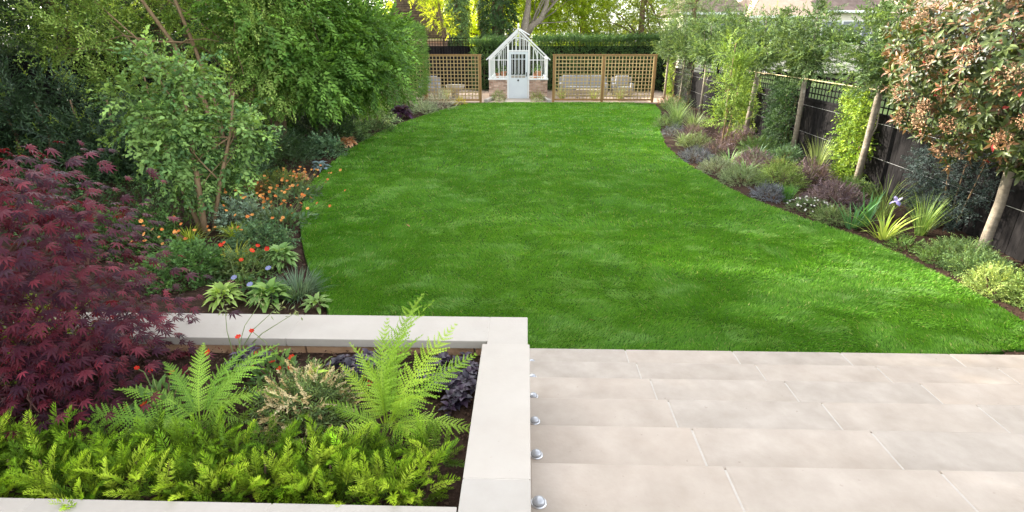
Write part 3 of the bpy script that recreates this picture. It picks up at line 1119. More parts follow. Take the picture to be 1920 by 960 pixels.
def bugle(label, x, y, r, n, el=1.0):
    root = thing('bugle_plant', label, 'ground cover plant', (x, y, 0.87), 0, 'dark purple carpeting plants in the planter')
    a = rng.random(n) * 6.283
    rr = rng.random(n) ** 0.5 * r
    cen = np.stack([np.cos(a) * rr, np.sin(a) * rr * el, rng.uniform(0.01, 0.05, n)], 1)
    P, D, N = [], [], []
    for c in cen:
        k = 8
        b_ = rng.random() * 6
        for i in range(k):
            q = b_ + i * 2.4
            o = np.array([math.cos(q), math.sin(q), 0.35 + 0.9 * (i / k)])
            P.append(c + np.array([0, 0, 0.004 * i]))
            D.append(o)
            N.append(np.array([-o[0] * 0.5, -o[1] * 0.5, 1]))
    P, D, N = np.array(P), nrm(np.array(D)), np.array(N)
    s = rng.uniform(0.03, 0.056, len(P))
    tp = T_oval(0.66, 0.35, 0.5, 1.05)
    c1, c2 = (0.018, 0.014, 0.024), (0.06, 0.035, 0.06)
    leaf_parts(root, tp, P, D, N, s, cols(len(P), c1, c2, 0.25), c1, c2, 'leaf_gloss', 120, (x, y, 0.87))


bugle('dark purple glossy carpeting plant in the corner by the side coping', -0.38, 2.38, 0.15, 46, 1.55)
bugle('dark purple carpeting plant behind the bright fern in the planter', -0.86, 2.5, 0.16, 26, 0.7)
bugle('dark purple carpeting plant near the far coping behind the mid green fern', -1.5, 2.5, 0.13, 20, 0.7)

FR = [flower_mesh((0.62, 0.03, 0.015), (0.5, 0.1, 0.02), 6, 0.55), flower_mesh((0.75, 0.06, 0.02), (0.6, 0.2, 0.03), 6, 0.4)]
FO = [flower_mesh((0.72, 0.24, 0.06), (0.6, 0.16, 0.02), 6, 0.5), flower_mesh((0.8, 0.36, 0.1), (0.65, 0.22, 0.04), 6, 0.4)]
geum('geum_plant', 'red flowered avens with wiry stems behind the cream shrub', 'flowering plant', -1.28, 2.36, 0.88, 0.13, 60,
     [(-0.22, 0.1, 0.22), (-0.12, 0.06, 0.15), (-0.02, 0.02, 0.12), (0.03, -0.02, 0.11), (0.07, 0.01, 0.09), (0.02, 0.06, 0.1), (-0.13, 0.02, 0.09), (0.1, -0.06, 0.07), (-0.2, 0.2, 0.2), (0.06, 0.07, 0.12)], FR, 0.016, lsize=0.06)
geum('geum_plant', 'red flowered avens half hidden by the bright fern', 'flowering plant', -0.78, 2.34, 0.88, 0.07, 24,
     [(0.02, 0.08, 0.05), (-0.04, 0.02, 0.05), (0.0, -0.03, 0.05)], FR, 0.016, lsize=0.05)
geum('geum_plant', 'red flowered avens growing against the maple leaves', 'flowering plant', -1.72, 2.12, 0.88, 0.12, 60,
     [(-0.06, 0.05, 0.2), (0.0, 0.1, 0.16), (-0.12, -0.08, 0.08), (-0.05, -0.06, 0.09), (-0.17, 0.1, 0.18), (0.12, 0.22, 0.2)], FR, 0.016, lsize=0.06)
shrub('spirea_shrub', 'small lime leaved shrub peeping out under the left of the maple', 'shrub', -2.62, 2.5, 0.22, 0.32, SPRAY, 0.14, 160, (0.1, 0.15, 0.025), (0.25, 0.32, 0.03), z=0.88)
# thin flower stems standing over the far coping
s = thing('seed_stems', 'thin arching flower stems leaning over the far coping', 'plant', (-1.62, 2.58, 0.88))
b = MB()
for dx, dy, dz in ((0.16, 0.26, 0.2), (0.05, 0.3, 0.22), (-0.12, 0.2, 0.2), (0.26, 0.24, 0.17)):
    b.tube([(0, 0, 0), (dx * 0.5, dy * 0.4, dz * 0.7), (dx, dy, dz)], [0.003, 0.0025, 0.0015], 4, False)
stuff(b.obj('stems', 'stem', s))
n = 60
P = rng.normal(0, 0.02, (n, 3)) + np.array([(0.16, 0.26, 0.2), (0.05, 0.3, 0.22), (-0.12, 0.2, 0.2), (0.26, 0.24, 0.17)])[rng.integers(0, 4, n)]
V, T, K = stamp(LEAF_N, P, rnd_dirs(n), rnd_dirs(n), 0.035, cols(n, (0.12, 0.16, 0.06), (0.2, 0.22, 0.1)))
stuff(obj('foliage', tri_mesh('foliage', V, T, 'leaf', K), s))

# ================================================================== LEFT BED
G1, G2 = (0.03, 0.07, 0.018), (0.075, 0.14, 0.035)


def hosta(label, x, y, r, n, c1, c2, h=0.25, tpl=None, group='broad leaved rosettes in the left bed', lw=0.55, ln=None, name='hosta_plant', z=0.0, mat='leaf'):
    root = thing(name, label, 'foliage plant', (x, y, z), 0, group)
    tp = tpl or T_oval(lw * 1.12, 0.3, 0.7)
    mes = [tri_mesh('leaf', tp[0], tp[1], mat, tp[2] * (np.array(c1) * (1 - q) + np.array(c2) * q)) for q in (0.1, 0.5, 0.9)]
    for i in range(n):
        a = i * 2.4 + rng.normal(0, 0.2)
        t = (i + 0.5) / n
        el = R(8 + 58 * t) + rng.normal(0, 0.12)
        d = np.array([math.cos(a) * math.cos(el), math.sin(a) * math.cos(el), math.sin(el)])
        nn = np.array([-math.cos(a) * math.sin(el), -math.sin(a) * math.sin(el), math.cos(el)])
        p = np.array([math.cos(a) * r * 0.4 * (1 - 0.6 * t), math.sin(a) * r * 0.4 * (1 - 0.6 * t), h * (0.25 + 0.5 * t)])
        o = obj('leaf', mes[i % 3], root)
        place(o, p, d, nn, (ln or r * 0.62) * (0.75 + 0.4 * rng.random()))
    b = MB()
    for i in range(8):
        a = i * 0.785
        b.tube([(0, 0, -0.04), (math.cos(a) * r * 0.3, math.sin(a) * r * 0.3, h * 0.5)], [0.006, 0.004], 4, False)
    stuff(b.obj('stems', 'stem', root))
    return root


tree('birch_shrub', 'bushy young birch like tree with small pale heart shaped leaves left of the lawn', 'tree', (-4.6, 7.3, 0),
     [([(0.05, -0.1, -0.05), (0.06, -0.05, 0.6), (0.02, 0.1, 1.4), (0.0, 0.2, 2.3)], [0.045, 0.04, 0.028, 0.01]),
      ([(-0.05, 0.0, -0.05), (-0.25, 0.05, 0.7), (-0.45, 0.15, 1.5), (-0.5, 0.2, 2.1)], [0.035, 0.03, 0.02, 0.008]),
      ([(0.1, 0.0, -0.05), (0.3, 0.1, 0.7), (0.5, 0.2, 1.3), (0.65, 0.25, 1.9)], [0.03, 0.026, 0.018, 0.007])],
     [(-0.1, 0.1, 1.4, 0.6, 0.5, 0.8, 38), (0.05, 0.1, 0.75, 0.5, 0.45, 0.4, 16), (-0.3, 0.2, 2.2, 0.22, 0.22, 0.35, 7), (0.55, 0.3, 1.35, 0.35, 0.35, 0.55, 12), (-0.75, 0.1, 1.7, 0.25, 0.25, 0.45, 8), (0.15, 0.2, 2.2, 0.2, 0.2, 0.35, 5)],
     0.2, 12, SPRAY_DROOP, 0.23, (0.05, 0.105, 0.034), (0.17, 0.26, 0.075), 'leaf', 'bark_tan', 14, droop=0.35, limb_r=0.012, shell=0.5)

grp = 'golden grass tufts in the left bed'
blades('golden_grass', 'golden green grass tuft at the foot of the pale leaved birch, left of its stem', 'ornamental grass', -4.5, 6.75, 0.3, 130, (0.16, 0.22, 0.02), (0.34, 0.36, 0.04), 0.012, 0.6, 0.5, group=grp)
blades('golden_grass', 'golden green grass tuft just right of the birch stem', 'ornamental grass', -3.98, 6.95, 0.28, 120, (0.16, 0.22, 0.02), (0.3, 0.34, 0.04), 0.012, 0.45, 0.5, group=grp)
blades('golden_grass', 'largest golden grass tuft with arching buff blades, nearest the planter', 'ornamental grass', -3.5, 6.05, 0.34, 170, (0.2, 0.24, 0.02), (0.45, 0.4, 0.08), 0.011, 0.75, 0.6, group=grp)
blades('bronze_grass', 'bronze brown feathery grass behind the orange flowers', 'ornamental grass', -4.75, 9.2, 0.4, 220, (0.1, 0.06, 0.025), (0.2, 0.12, 0.05), 0.01, 0.6, 0.5)
shrub('silver_shrub', 'silvery grey green shrub right of the birch stem', 'shrub', -4.15, 7.5, 0.33, 0.42, SPRAY_DROOP, 0.17, 150, (0.12, 0.17, 0.12), (0.2, 0.26, 0.18))
shrub('moss_green_shrub', 'mossy yellow green mound behind the orange flowers', 'shrub', -4.5, 9.6, 0.45, 0.35, SPRAY_FINE, 0.14, 260, (0.08, 0.12, 0.02), (0.16, 0.2, 0.04))


def heads(n, rx, ry, z0, z1, x0=0.0, y0=0.0):
    return [(x0 + rng.normal(0, rx * 0.5), y0 + rng.normal(0, ry * 0.5), rng.uniform(z0, z1)) for _ in range(n)]


grp = 'orange flowered avens clumps in the left bed'
geum('geum_plant', 'large orange flowered clump spilling toward the lawn edge', 'flowering plant', -3.65, 7.5, 0, 0.55, 260, heads(58, 0.75, 0.75, 0.3, 0.55) + [(0.32, 0.2, 0.3), (0.38, 0.1, 0.28), (0.4, -0.3, 0.3), (0.3, -0.45, 0.25), (0.36, 0.5, 0.3)], FO, 0.024, (0.05, 0.1, 0.045), (0.1, 0.16, 0.07), group=grp, lsize=0.1)
geum('geum_plant', 'orange flowered clump further back by the bronze grass', 'flowering plant', -3.95, 9.0, 0, 0.5, 200, heads(40, 0.65, 0.8, 0.3, 0.5), FO, 0.024, (0.05, 0.09, 0.04), (0.1, 0.15, 0.06), group=grp, lsize=0.1)
geum('geum_plant', 'orange flowered clump in front of the birch stem beside the purple maple', 'flowering plant', -4.15, 6.1, 0, 0.42, 160, heads(26, 0.85, 0.4, 0.3, 0.5, 0.0, 0.1), FO, 0.024, (0.05, 0.1, 0.03), (0.09, 0.15, 0.05), group=grp, lsize=0.1)
geum('geum_plant', 'sparse tall red orange flowers on bare stems behind the coping', 'flowering plant', -3.05, 5.25, 0, 0.16, 40, [(-0.22, 0.15, 0.5), (0.08, 0.2, 0.42), (0.2, 0.3, 0.4), (0.0, 0.1, 0.35), (0.02, 0.45, 0.38), (-0.3, 0.35, 0.45)], FR, 0.028, (0.06, 0.1, 0.03), (0.1, 0.16, 0.05), group=grp, lsize=0.09)
shrub('geranium_plant', 'leafy green geranium mound beside the purple maple', 'foliage plant', -3.85, 5.6, 0.45, 0.38, SPRAY_DROOP, 0.17, 300, (0.05, 0.11, 0.03), (0.09, 0.17, 0.05))
shrub('geranium_plant', 'leafy green geranium mound behind the largest golden grass', 'foliage plant', -3.45, 6.55, 0.38, 0.3, SPRAY_DROOP, 0.15, 240, (0.05, 0.1, 0.045), (0.1, 0.16, 0.07))
shrub('geranium_plant', 'leafy green mound filling below the birch at the left', 'foliage plant', -5.2, 6.6, 0.6, 0.5, SPRAY_DROOP, 0.18, 320, G1, G2)
shrub('geranium_plant', 'low dark green mound just behind the red flower stems', 'foliage plant', -3.25, 5.75, 0.3, 0.22, SPRAY_DROOP, 0.14, 170, (0.05, 0.09, 0.03), (0.12, 0.16, 0.05))
hosta('bright green broad leaved rosette beside the lawn edge', -2.9, 5.95, 0.28, 90, (0.09, 0.17, 0.045), (0.22, 0.33, 0.11), 0.3, ln=0.105, lw=0.62)
hosta('pale yellow green rosette with pointed leaves against the far coping', -3.08, 4.95, 0.28, 52, (0.17, 0.26, 0.05), (0.32, 0.42, 0.12), 0.24, lw=0.5, ln=0.11)
hosta('wide green rosette with ribbed leaves against the far coping', -2.62, 4.98, 0.32, 64, (0.08, 0.17, 0.035), (0.2, 0.31, 0.08), 0.24, lw=0.6, ln=0.115)
hosta('blue grey leaved rosette at the curve of the lawn edge', -4.3, 11.2, 0.26, 34, (0.11, 0.16, 0.17), (0.2, 0.26, 0.28), 0.18, ln=0.12, lw=0.8, name='hosta_plant')
blades('blue_fescue', 'fine bluish green grassy cushion beside the bare soil strip', 'ornamental grass', -2.42, 5.2, 0.32, 420, (0.07, 0.12, 0.07), (0.16, 0.22, 0.14), 0.008, 0.8, 0.35, base_r=0.16)
hosta('low row of small pale green leaves touching the coping near the lawn', -2.12, 4.92, 0.22, 34, (0.12, 0.2, 0.05), (0.22, 0.32, 0.1), 0.1, lw=0.45, ln=0.09, name='saxifrage_plant')
s = thing('scabious_plant', 'small mauve blue flowers near the red flower stems', 'flowering plant', (-2.72, 5.25, 0))
fm = flower_mesh((0.3, 0.32, 0.55), (0.4, 0.4, 0.5), 8, 0.3)
for p in ((0, 0, 0.3), (-0.32, -0.12, 0.24), (-0.12, -0.2, 0.2)):
    o = obj('flower', fm, s)
    place(o, np.array(p), np.array([1, 0, 0.0]), np.array([0, -0.5, 1.0]), 0.035)
    MB().tube([(p[0], p[1] + 0.03, 0), p], [0.003, 0.002], 4, False).obj('stem', 'stem', s)
V, T, K = stamp(LEAF, rng.normal(0, 0.12, (160, 3)) * [1, 0.7, 0.5] + [-0.12, -0.05, 0.1], rnd_dirs(160), rnd_dirs(160) + [0, 0, 1], 0.07, cols(160, G1, (0.08, 0.15, 0.05)))
stuff(obj('foliage', tri_mesh('foliage', V, T, 'leaf', K), s))

grp = 'peach coloured leafy mounds on the left lawn edge'
hosta('peach leaved mound at the tightest part of the left lawn edge', -4.35, 10.2, 0.24, 40, (0.36, 0.16, 0.08), (0.5, 0.3, 0.15), 0.16, lw=0.85, ln=0.1, name='heuchera_plant', group=grp)
hosta('peach leaved mound farther back below the dark tree', -4.6, 14.0, 0.36, 44, (0.38, 0.19, 0.1), (0.52, 0.35, 0.2), 0.2, lw=0.85, ln=0.14, name='heuchera_plant', group=grp)
hosta('dark plum leaved mound beyond the pale variegated shrub', -4.35, 19.2, 0.62, 50, (0.03, 0.014, 0.03), (0.085, 0.035, 0.08), 0.4, lw=0.8, ln=0.26, name='heuchera_plant', group='dark leaved mounds')
shrub('variegated_shrub', 'pale variegated shrub below the big leafy tree', 'shrub', -4.75, 17.4, 0.55, 0.75, SPRAY_DROOP, 0.28, 220, (0.16, 0.24, 0.11), (0.4, 0.46, 0.26))
shrub('euphorbia_plant', 'silvery green mound near the far end of the left lawn edge', 'shrub', -3.75, 20.6, 0.5, 0.45, SPRAY_NARROW, 0.24, 170, (0.14, 0.2, 0.12), (0.3, 0.35, 0.24))
shrub('lavender_shrub', 'grey flowered low shrub before the left trellis', 'shrub', -3.35, 21.9, 0.55, 0.65, SPRAY_NARROW, 0.26, 180, (0.16, 0.19, 0.13), (0.36, 0.35, 0.32))
shrub('lavender_shrub', 'pale grey green shrub behind the silvery mound', 'shrub', -4.25, 21.8, 0.6, 0.55, SPRAY_NARROW, 0.24, 170, (0.12, 0.17, 0.11), (0.3, 0.32, 0.25))
shrub('golden_shrub', 'tiny golden shrub where the left bed meets the trellis', 'shrub', -2.75, 23.3, 0.25, 0.35, SPRAY, 0.14, 80, (0.3, 0.28, 0.03), (0.5, 0.42, 0.06))
shrub('edging_plant', 'low dark green edging mound between the plum leaves and the lawn', 'foliage plant', -4.5, 16.2, 0.5, 0.3, SPRAY, 0.2, 150, (0.04, 0.08, 0.03), (0.1, 0.16, 0.06))
shrub('edging_plant', 'low grey green edging mound near the plum leaved mound', 'foliage plant', -4.55, 17.9, 0.42, 0.26, SPRAY, 0.2, 120, (0.1, 0.13, 0.08), (0.18, 0.22, 0.13))
shrub('edging_plant', 'green edging mound beside the farther peach leaves', 'foliage plant', -4.75, 14.9, 0.5, 0.5, SPRAY_DROOP, 0.22, 170, (0.06, 0.11, 0.04), (0.16, 0.24, 0.1))
shrub('edging_plant', 'dull green leafy mound nearer than the farther peach leaves', 'foliage plant', -4.75, 12.7, 0.45, 0.4, SPRAY_DROOP, 0.22, 170, (0.05, 0.1, 0.05), (0.11, 0.18, 0.09))
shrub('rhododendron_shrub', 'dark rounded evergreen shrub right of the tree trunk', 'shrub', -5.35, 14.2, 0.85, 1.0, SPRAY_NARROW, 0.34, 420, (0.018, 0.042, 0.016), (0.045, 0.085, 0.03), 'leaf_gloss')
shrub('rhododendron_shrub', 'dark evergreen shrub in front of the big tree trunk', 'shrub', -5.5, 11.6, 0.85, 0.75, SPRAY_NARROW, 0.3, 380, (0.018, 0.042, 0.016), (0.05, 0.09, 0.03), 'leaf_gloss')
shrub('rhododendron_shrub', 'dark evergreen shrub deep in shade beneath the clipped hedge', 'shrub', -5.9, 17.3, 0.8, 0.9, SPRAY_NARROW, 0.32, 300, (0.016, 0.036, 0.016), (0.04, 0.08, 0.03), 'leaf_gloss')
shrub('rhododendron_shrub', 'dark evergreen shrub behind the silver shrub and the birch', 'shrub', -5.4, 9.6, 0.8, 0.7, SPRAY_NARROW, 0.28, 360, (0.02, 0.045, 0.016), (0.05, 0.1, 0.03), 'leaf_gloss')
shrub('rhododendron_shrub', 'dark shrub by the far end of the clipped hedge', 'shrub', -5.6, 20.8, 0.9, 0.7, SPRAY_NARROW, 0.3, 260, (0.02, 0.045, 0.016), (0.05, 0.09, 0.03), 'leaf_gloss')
# shaded ground cover behind
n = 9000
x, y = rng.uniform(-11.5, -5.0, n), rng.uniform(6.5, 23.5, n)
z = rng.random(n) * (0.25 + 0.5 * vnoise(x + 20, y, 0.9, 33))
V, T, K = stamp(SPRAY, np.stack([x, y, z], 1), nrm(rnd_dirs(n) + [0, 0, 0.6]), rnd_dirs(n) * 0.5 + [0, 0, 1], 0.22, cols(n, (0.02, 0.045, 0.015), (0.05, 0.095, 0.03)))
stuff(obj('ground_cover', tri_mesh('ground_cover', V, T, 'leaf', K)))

# laurel hedge at far left
root = thing('laurel_hedge', 'dark evergreen shrub with narrow glossy leaves behind the purple maple', 'hedge', (-8.6, 10.4, 0))
P, D, N, CC = clusters([(-0.6, 0, 0.9, 2.0, 0.9, 1.15, 60), (0.5, -0.2, 0.7, 1.1, 0.8, 0.8, 26), (-2.2, 0.1, 1.1, 1.3, 0.9, 1.1, 30)], 0.34, 26, 0.8, 0.4, 0.5, 0.3)
n = len(P)
V, T, K = stamp(SPRAY_NARROW, P, D, N, 0.36 * (0.7 + 0.5 * rng.random(n)), cols(n, (0.017, 0.036, 0.018), (0.04, 0.075, 0.03), 0.25))
stuff(obj('foliage', tri_mesh('foliage', V, T, 'leaf_gloss', K), root))
n = 130
Pn = P[rng.permutation(len(P))[:n]] + [0, -0.15, 0.2]
V, T, K = stamp(SPRAY_NARROW, Pn, nrm(rng.normal(0, 0.4, (n, 3)) + [0, 0, 1]), rnd_dirs(n), 0.22, cols(n, (0.08, 0.13, 0.02), (0.16, 0.22, 0.03)))
stuff(obj('new_leaves', tri_mesh('new_leaves', V, T, 'leaf', K), root))
for i in range(6):
    MB().tube([(-2 + i * 0.6, 0, -0.05), (-2 + i * 0.65, 0.1, 0.8), (-2.1 + i * 0.7, 0, 1.5)], [0.04, 0.03, 0.015], 6).obj('stem', 'bark_brown', root, smooth=True)

# multi-stemmed tree (upper left) with open centre
tree('photinia_tree', 'multi stemmed shrubby tree with bare branches showing in its open middle', 'tree', (-7.2, 12.6, 0),
     [([(0, 0, -0.1), (-0.1, 0, 1.2), (-0.5, 0, 2.4), (-1.4, 0.1, 3.9), (-1.9, 0.2, 5.2)], [0.07, 0.06, 0.045, 0.03, 0.02]),
      ([(0.15, 0, -0.1), (0.15, 0, 1.2), (-0.05, -0.1, 2.5), (-0.4, -0.1, 4.0), (-0.5, 0, 5.5)], [0.055, 0.048, 0.04, 0.03, 0.018]),
      ([(0.3, 0.1, -0.1), (0.45, 0.1, 1.2), (0.75, 0.0, 2.4), (0.9, -0.1, 3.8), (1.0, 0, 5.2)], [0.055, 0.045, 0.038, 0.028, 0.015]),
      ([(0.4, 0.2, -0.1), (0.8, 0.3, 1.2), (1.25, 0.2, 2.3), (1.6, 0.1, 3.6)], [0.06, 0.05, 0.04, 0.02])],
     [(-2.4, -0.2, 2.7, 0.95, 0.9, 1.1, 46), (-1.7, 0, 1.75, 0.7, 0.8, 0.6, 18), (1.5, -0.2, 2.4, 0.75, 0.8, 1.2, 46), (-2.3, 0, 4.5, 1.3, 1.1, 1.2, 40), (0.9, 0, 5.0, 1.5, 1.2, 1.3, 40), (-0.6, 0.9, 3.2, 1.5, 0.5, 1.3, 56), (-0.2, 1.0, 1.4, 1.4, 0.5, 0.8, 26)],
     0.34, 20, SPRAY, 0.3, (0.09, 0.17, 0.03), (0.34, 0.45, 0.12), 'leaf', 'bark_tan', 20, limb_r=0.022, droop=0.1)  # leaf colours raised in place of sunlight on the crown

tree('hornbeam_tree', 'big dense leafy tree with drooping leaf sprays overhanging the left lawn edge', 'tree', (-5.9, 13.0, 0),
     [([(0, 0, -0.1), (-0.05, 0.05, 0.8), (-0.1, 0.2, 1.6), (0.1, 0.6, 3.0), (0.2, 0.8, 5.0), (0.2, 0.9, 7.5)], [0.15, 0.12, 0.11, 0.1, 0.08, 0.03]),
      ([(0.05, 0.0, -0.1), (0.15, 0.1, 0.9), (0.5, 0.5, 2.0), (1.0, 1.2, 3.4)], [0.07, 0.06, 0.05, 0.025])],
     [(0.65, 0.5, 1.95, 1.1, 1.3, 0.85, 60), (0.2, 0.2, 3.0, 1.25, 1.5, 1.1, 76), (1.3, 2.0, 2.2, 1.1, 1.5, 1.2, 66), (0.4, 1.2, 4.6, 2.0, 2.2, 1.3, 56), (0.3, 1.3, 6.6, 1.5, 1.8, 1.4, 24), (1.35, 3.2, 2.3, 0.9, 1.5, 1.35, 46)],
     0.4, 13, SPRAY_HB, 0.52, (0.04, 0.095, 0.016), (0.14, 0.25, 0.045), 'leaf', 'bark_brown', 20, limb_r=0.03, droop=0.45, up=0.15)

# clipped hedge on stems beyond it
root = thing('clipped_hedge', 'clipped raised hedge with rounded top before the left trellis', 'hedge', (-4.9, 19.6, 0))
n = 5200
q = rng.uniform(-1, 1, (n, 3))
ax = rng.integers(0, 3, n)
q[np.arange(n), ax] = np.where(rng.random(n) < 0.75, np.where(ax == 0, 1.0, np.where(ax == 1, -1.0, 1.0)), np.sign(q[np.arange(n), ax])) * rng.uniform(0.86, 1.02, n)
q = q / np.maximum(1, (np.abs(q) ** 6).sum(1, keepdims=True) ** (1 / 6))
P = q * np.array([1.15, 2.4, 1.2]) + np.array([0, 0, 1.85])
V, T, K = stamp(SPRAY, P, nrm(q + rng.normal(0, 0.5, (n, 3)) + [0, 0, 0.3]), nrm(q + rng.normal(0, 0.4, (n, 3))), 0.2 * (0.7 + 0.6 * rng.random(n)), cols(n, (0.05, 0.11, 0.02), (0.11, 0.2, 0.04)))
stuff(obj('foliage', tri_mesh('foliage', V, T, 'leaf', K), root))
for i in range(4):
    MB().tube([(0.25, -2.1 + 1.3 * i, -0.1), (0.22, -2.1 + 1.3 * i, 1.2)], [0.06, 0.05], 8).obj('trunk', 'bark_tan', root, smooth=True)


def bigtree(name, label, loc, h, rx, ry, nc, per, c1, c2, mat='leaf', size=0.5, z0=0.25, tpl=None, trunk_r=0.25, cr=0.9, bark='bark_brown', limbs=10, group=None, up=0.2):
    zc, rz = h * (0.5 + z0 / 2), h * (0.5 - z0 / 2)
    return tree(name, label, 'tree', loc, [([(0, 0, -0.2), (0.05, 0, h * 0.3), (0, 0.1, h * 0.6), (0.1, 0, h * 0.92)], [trunk_r, trunk_r * 0.8, trunk_r * 0.5, 0.05])],
                [(0, 0, zc, rx, ry, rz, nc)], cr, per, tpl or SPRAY, size, c1, c2, mat, bark, limbs, group, 0.15, up, trunk_r * 0.28)


grp = 'tall neighbouring trees along the left boundary'
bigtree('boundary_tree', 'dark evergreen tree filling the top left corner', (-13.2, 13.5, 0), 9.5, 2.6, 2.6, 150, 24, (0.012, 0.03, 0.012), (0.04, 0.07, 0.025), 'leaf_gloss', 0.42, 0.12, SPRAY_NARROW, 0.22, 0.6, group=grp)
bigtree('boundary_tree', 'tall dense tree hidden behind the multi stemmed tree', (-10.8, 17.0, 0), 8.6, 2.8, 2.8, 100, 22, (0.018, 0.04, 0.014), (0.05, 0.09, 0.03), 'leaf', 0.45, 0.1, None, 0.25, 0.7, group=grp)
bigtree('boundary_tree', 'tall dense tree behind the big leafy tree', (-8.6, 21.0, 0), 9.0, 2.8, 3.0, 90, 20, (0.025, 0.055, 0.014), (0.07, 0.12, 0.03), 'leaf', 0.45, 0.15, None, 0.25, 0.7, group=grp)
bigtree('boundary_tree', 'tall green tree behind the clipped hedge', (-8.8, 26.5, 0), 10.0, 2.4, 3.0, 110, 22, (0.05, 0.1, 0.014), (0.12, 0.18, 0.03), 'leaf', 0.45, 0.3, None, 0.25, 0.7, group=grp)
bigtree('boundary_tree', 'tall tree at the extreme left edge, thickened to shade the steps', (-10.6, 8.2, 0), 10.5, 2.8, 3.3, 230, 26, (0.018, 0.04, 0.014), (0.05, 0.09, 0.03), 'leaf', 0.42, 0.45, None, 0.22, 0.65, group=grp)  # crown widened and thickened to keep sun patches off the steps
bigtree('boundary_tree', 'unseen tall tree added left of the view to shade the steps', (-9.4, 4.2, 0), 10.0, 2.8, 3.4, 230, 26, (0.018, 0.04, 0.014), (0.05, 0.09, 0.03), 'leaf', 0.45, 0.3, None, 0.22, 0.7, group=grp)  # out of view, put in to shade the steps
bigtree('boundary_tree', 'unseen tall tree added close to the terrace as a shade caster', (-9.6, 0.2, 0), 10.0, 2.8, 3.0, 170, 24, (0.018, 0.04, 0.014), (0.05, 0.09, 0.03), 'leaf', 0.45, 0.3, None, 0.22, 0.7, group=grp)  # out of view as well; added so the steps lie in shade
bigtree('boundary_tree', 'tall dense tree added beyond the laurel hedge to shade the lawn', (-13.0, 11.4, 0), 10.5, 2.6, 2.4, 130, 20, (0.018, 0.04, 0.014), (0.05, 0.09, 0.03), 'leaf', 0.45, 0.1, None, 0.22, 0.7, group=grp)  # put in to close a sun gap over the lawn
bigtree('boundary_tree', 'bushy dark tree low behind the left boundary fence', (-16.8, 15.2, 0), 8.5, 2.6, 2.4, 130, 22, (0.014, 0.032, 0.012), (0.04, 0.07, 0.025), 'leaf', 0.5, -0.2, None, 0.22, 0.8, group=grp)
bigtree('boundary_tree', 'dark tree behind the dense trees of the left boundary', (-14.5, 24.5, 0), 9.5, 3.2, 3.0, 130, 22, (0.018, 0.04, 0.014), (0.05, 0.09, 0.03), 'leaf', 0.5, -0.1, None, 0.22, 0.85, group=grp)
bigtree('boundary_tree', 'tall outer tree added level with the planter to stop sun leaks', (-14.6, 5.2, 0), 12.5, 3.4, 3.6, 190, 24, (0.018, 0.04, 0.014), (0.05, 0.09, 0.03), 'leaf', 0.55, 0.1, None, 0.25, 0.9, group=grp)  # second row, added to catch sun leaking through onto the steps
bigtree('boundary_tree', 'tall outer tree added level with the birch to stop sun leaks', (-15.6, 10.5, 0), 12.5, 3.4, 3.4, 190, 24, (0.018, 0.04, 0.014), (0.05, 0.09, 0.03), 'leaf', 0.55, 0.1, None, 0.25, 0.9, group=grp)  # added behind the first row to block remaining sun on the steps
bigtree('boundary_tree', 'dark tree far back in the upper left corner', (-20.5, 22, 0), 11, 3.4, 3.2, 150, 22, (0.018, 0.04, 0.014), (0.05, 0.09, 0.03), 'leaf', 0.5, -0.1, None, 0.25, 0.9, group=grp)
bigtree('boundary_tree', 'dark tree filling the gap behind the laurel hedge', (-15.0, 18.5, 0), 9.5, 3.0, 3.0, 120, 22, (0.018, 0.04, 0.014), (0.05, 0.09, 0.03), 'leaf', 0.5, 0.05, None, 0.25, 0.8, group=grp)

# ================================================================== RIGHT FENCE AND ITS PLANTS
def fx(y):
    return 6.14 + (y - 6.4) * 0.043


FY0, FY1 = 0.5, 31.0
fa = math.atan(0.043)
fence = thing('garden_fence', 'long black stained board fence with open trellis top along the right border', 'fence', (fx(FY0), FY0, 0), -fa)
FL = (FY1 - FY0) / math.cos(fa)
bmesh_board = MB().box((-0.011, -0.0735, -0.64), (0.011, 0.0735, 0.64)).mesh('board', 'black', 0.003)
nb = int(FL / 0.15)
for i in range(nb):
    o = obj('board', bmesh_board, fence, (random.uniform(-0.003, 0.003), 0.075 + i * 0.15, 0.64 + random.uniform(-0.004, 0.004)))
rail = MB().box((-0.03, 0, -0.025), (0.03, FL, 0.025)).mesh('rail', 'black', 0.003)
obj('rail', rail, fence, (0, 0, 1.307))
obj('rail', rail, fence, (0, 0, 1.79))
lath_h = MB().box((-0.006, 0, -0.0125), (0.006, FL, 0.0125)).mesh('lath', 'black')
for z in (1.44, 1.56, 1.68):
    obj('lath', lath_h, fence, (0.0, 0, z))
lath_v = MB().box((-0.006, -0.0125, -0.22), (0.006, 0.0125, 0.22)).mesh('lath', 'black')
for i in range(nb):
    obj('lath', lath_v, fence, (-0.0125, 0.075 + i * 0.15, 1.55))
post = MB().box((-0.045, -0.045, -1.0), (0.045, 0.045, 0.95)).mesh('post', 'black', 0.004)
for i in range(int(FL / 1.83) + 1):
    obj('post', post, fence, (0.058, i * 1.83, 0.95))
for z in (0.6, 1.18):
    MB().tube([(-0.045, 0, z), (-0.045, FL * 0.5, z - 0.01), (-0.045, FL, z)], 0.0035, 5).obj('wire', 'wire', fence)

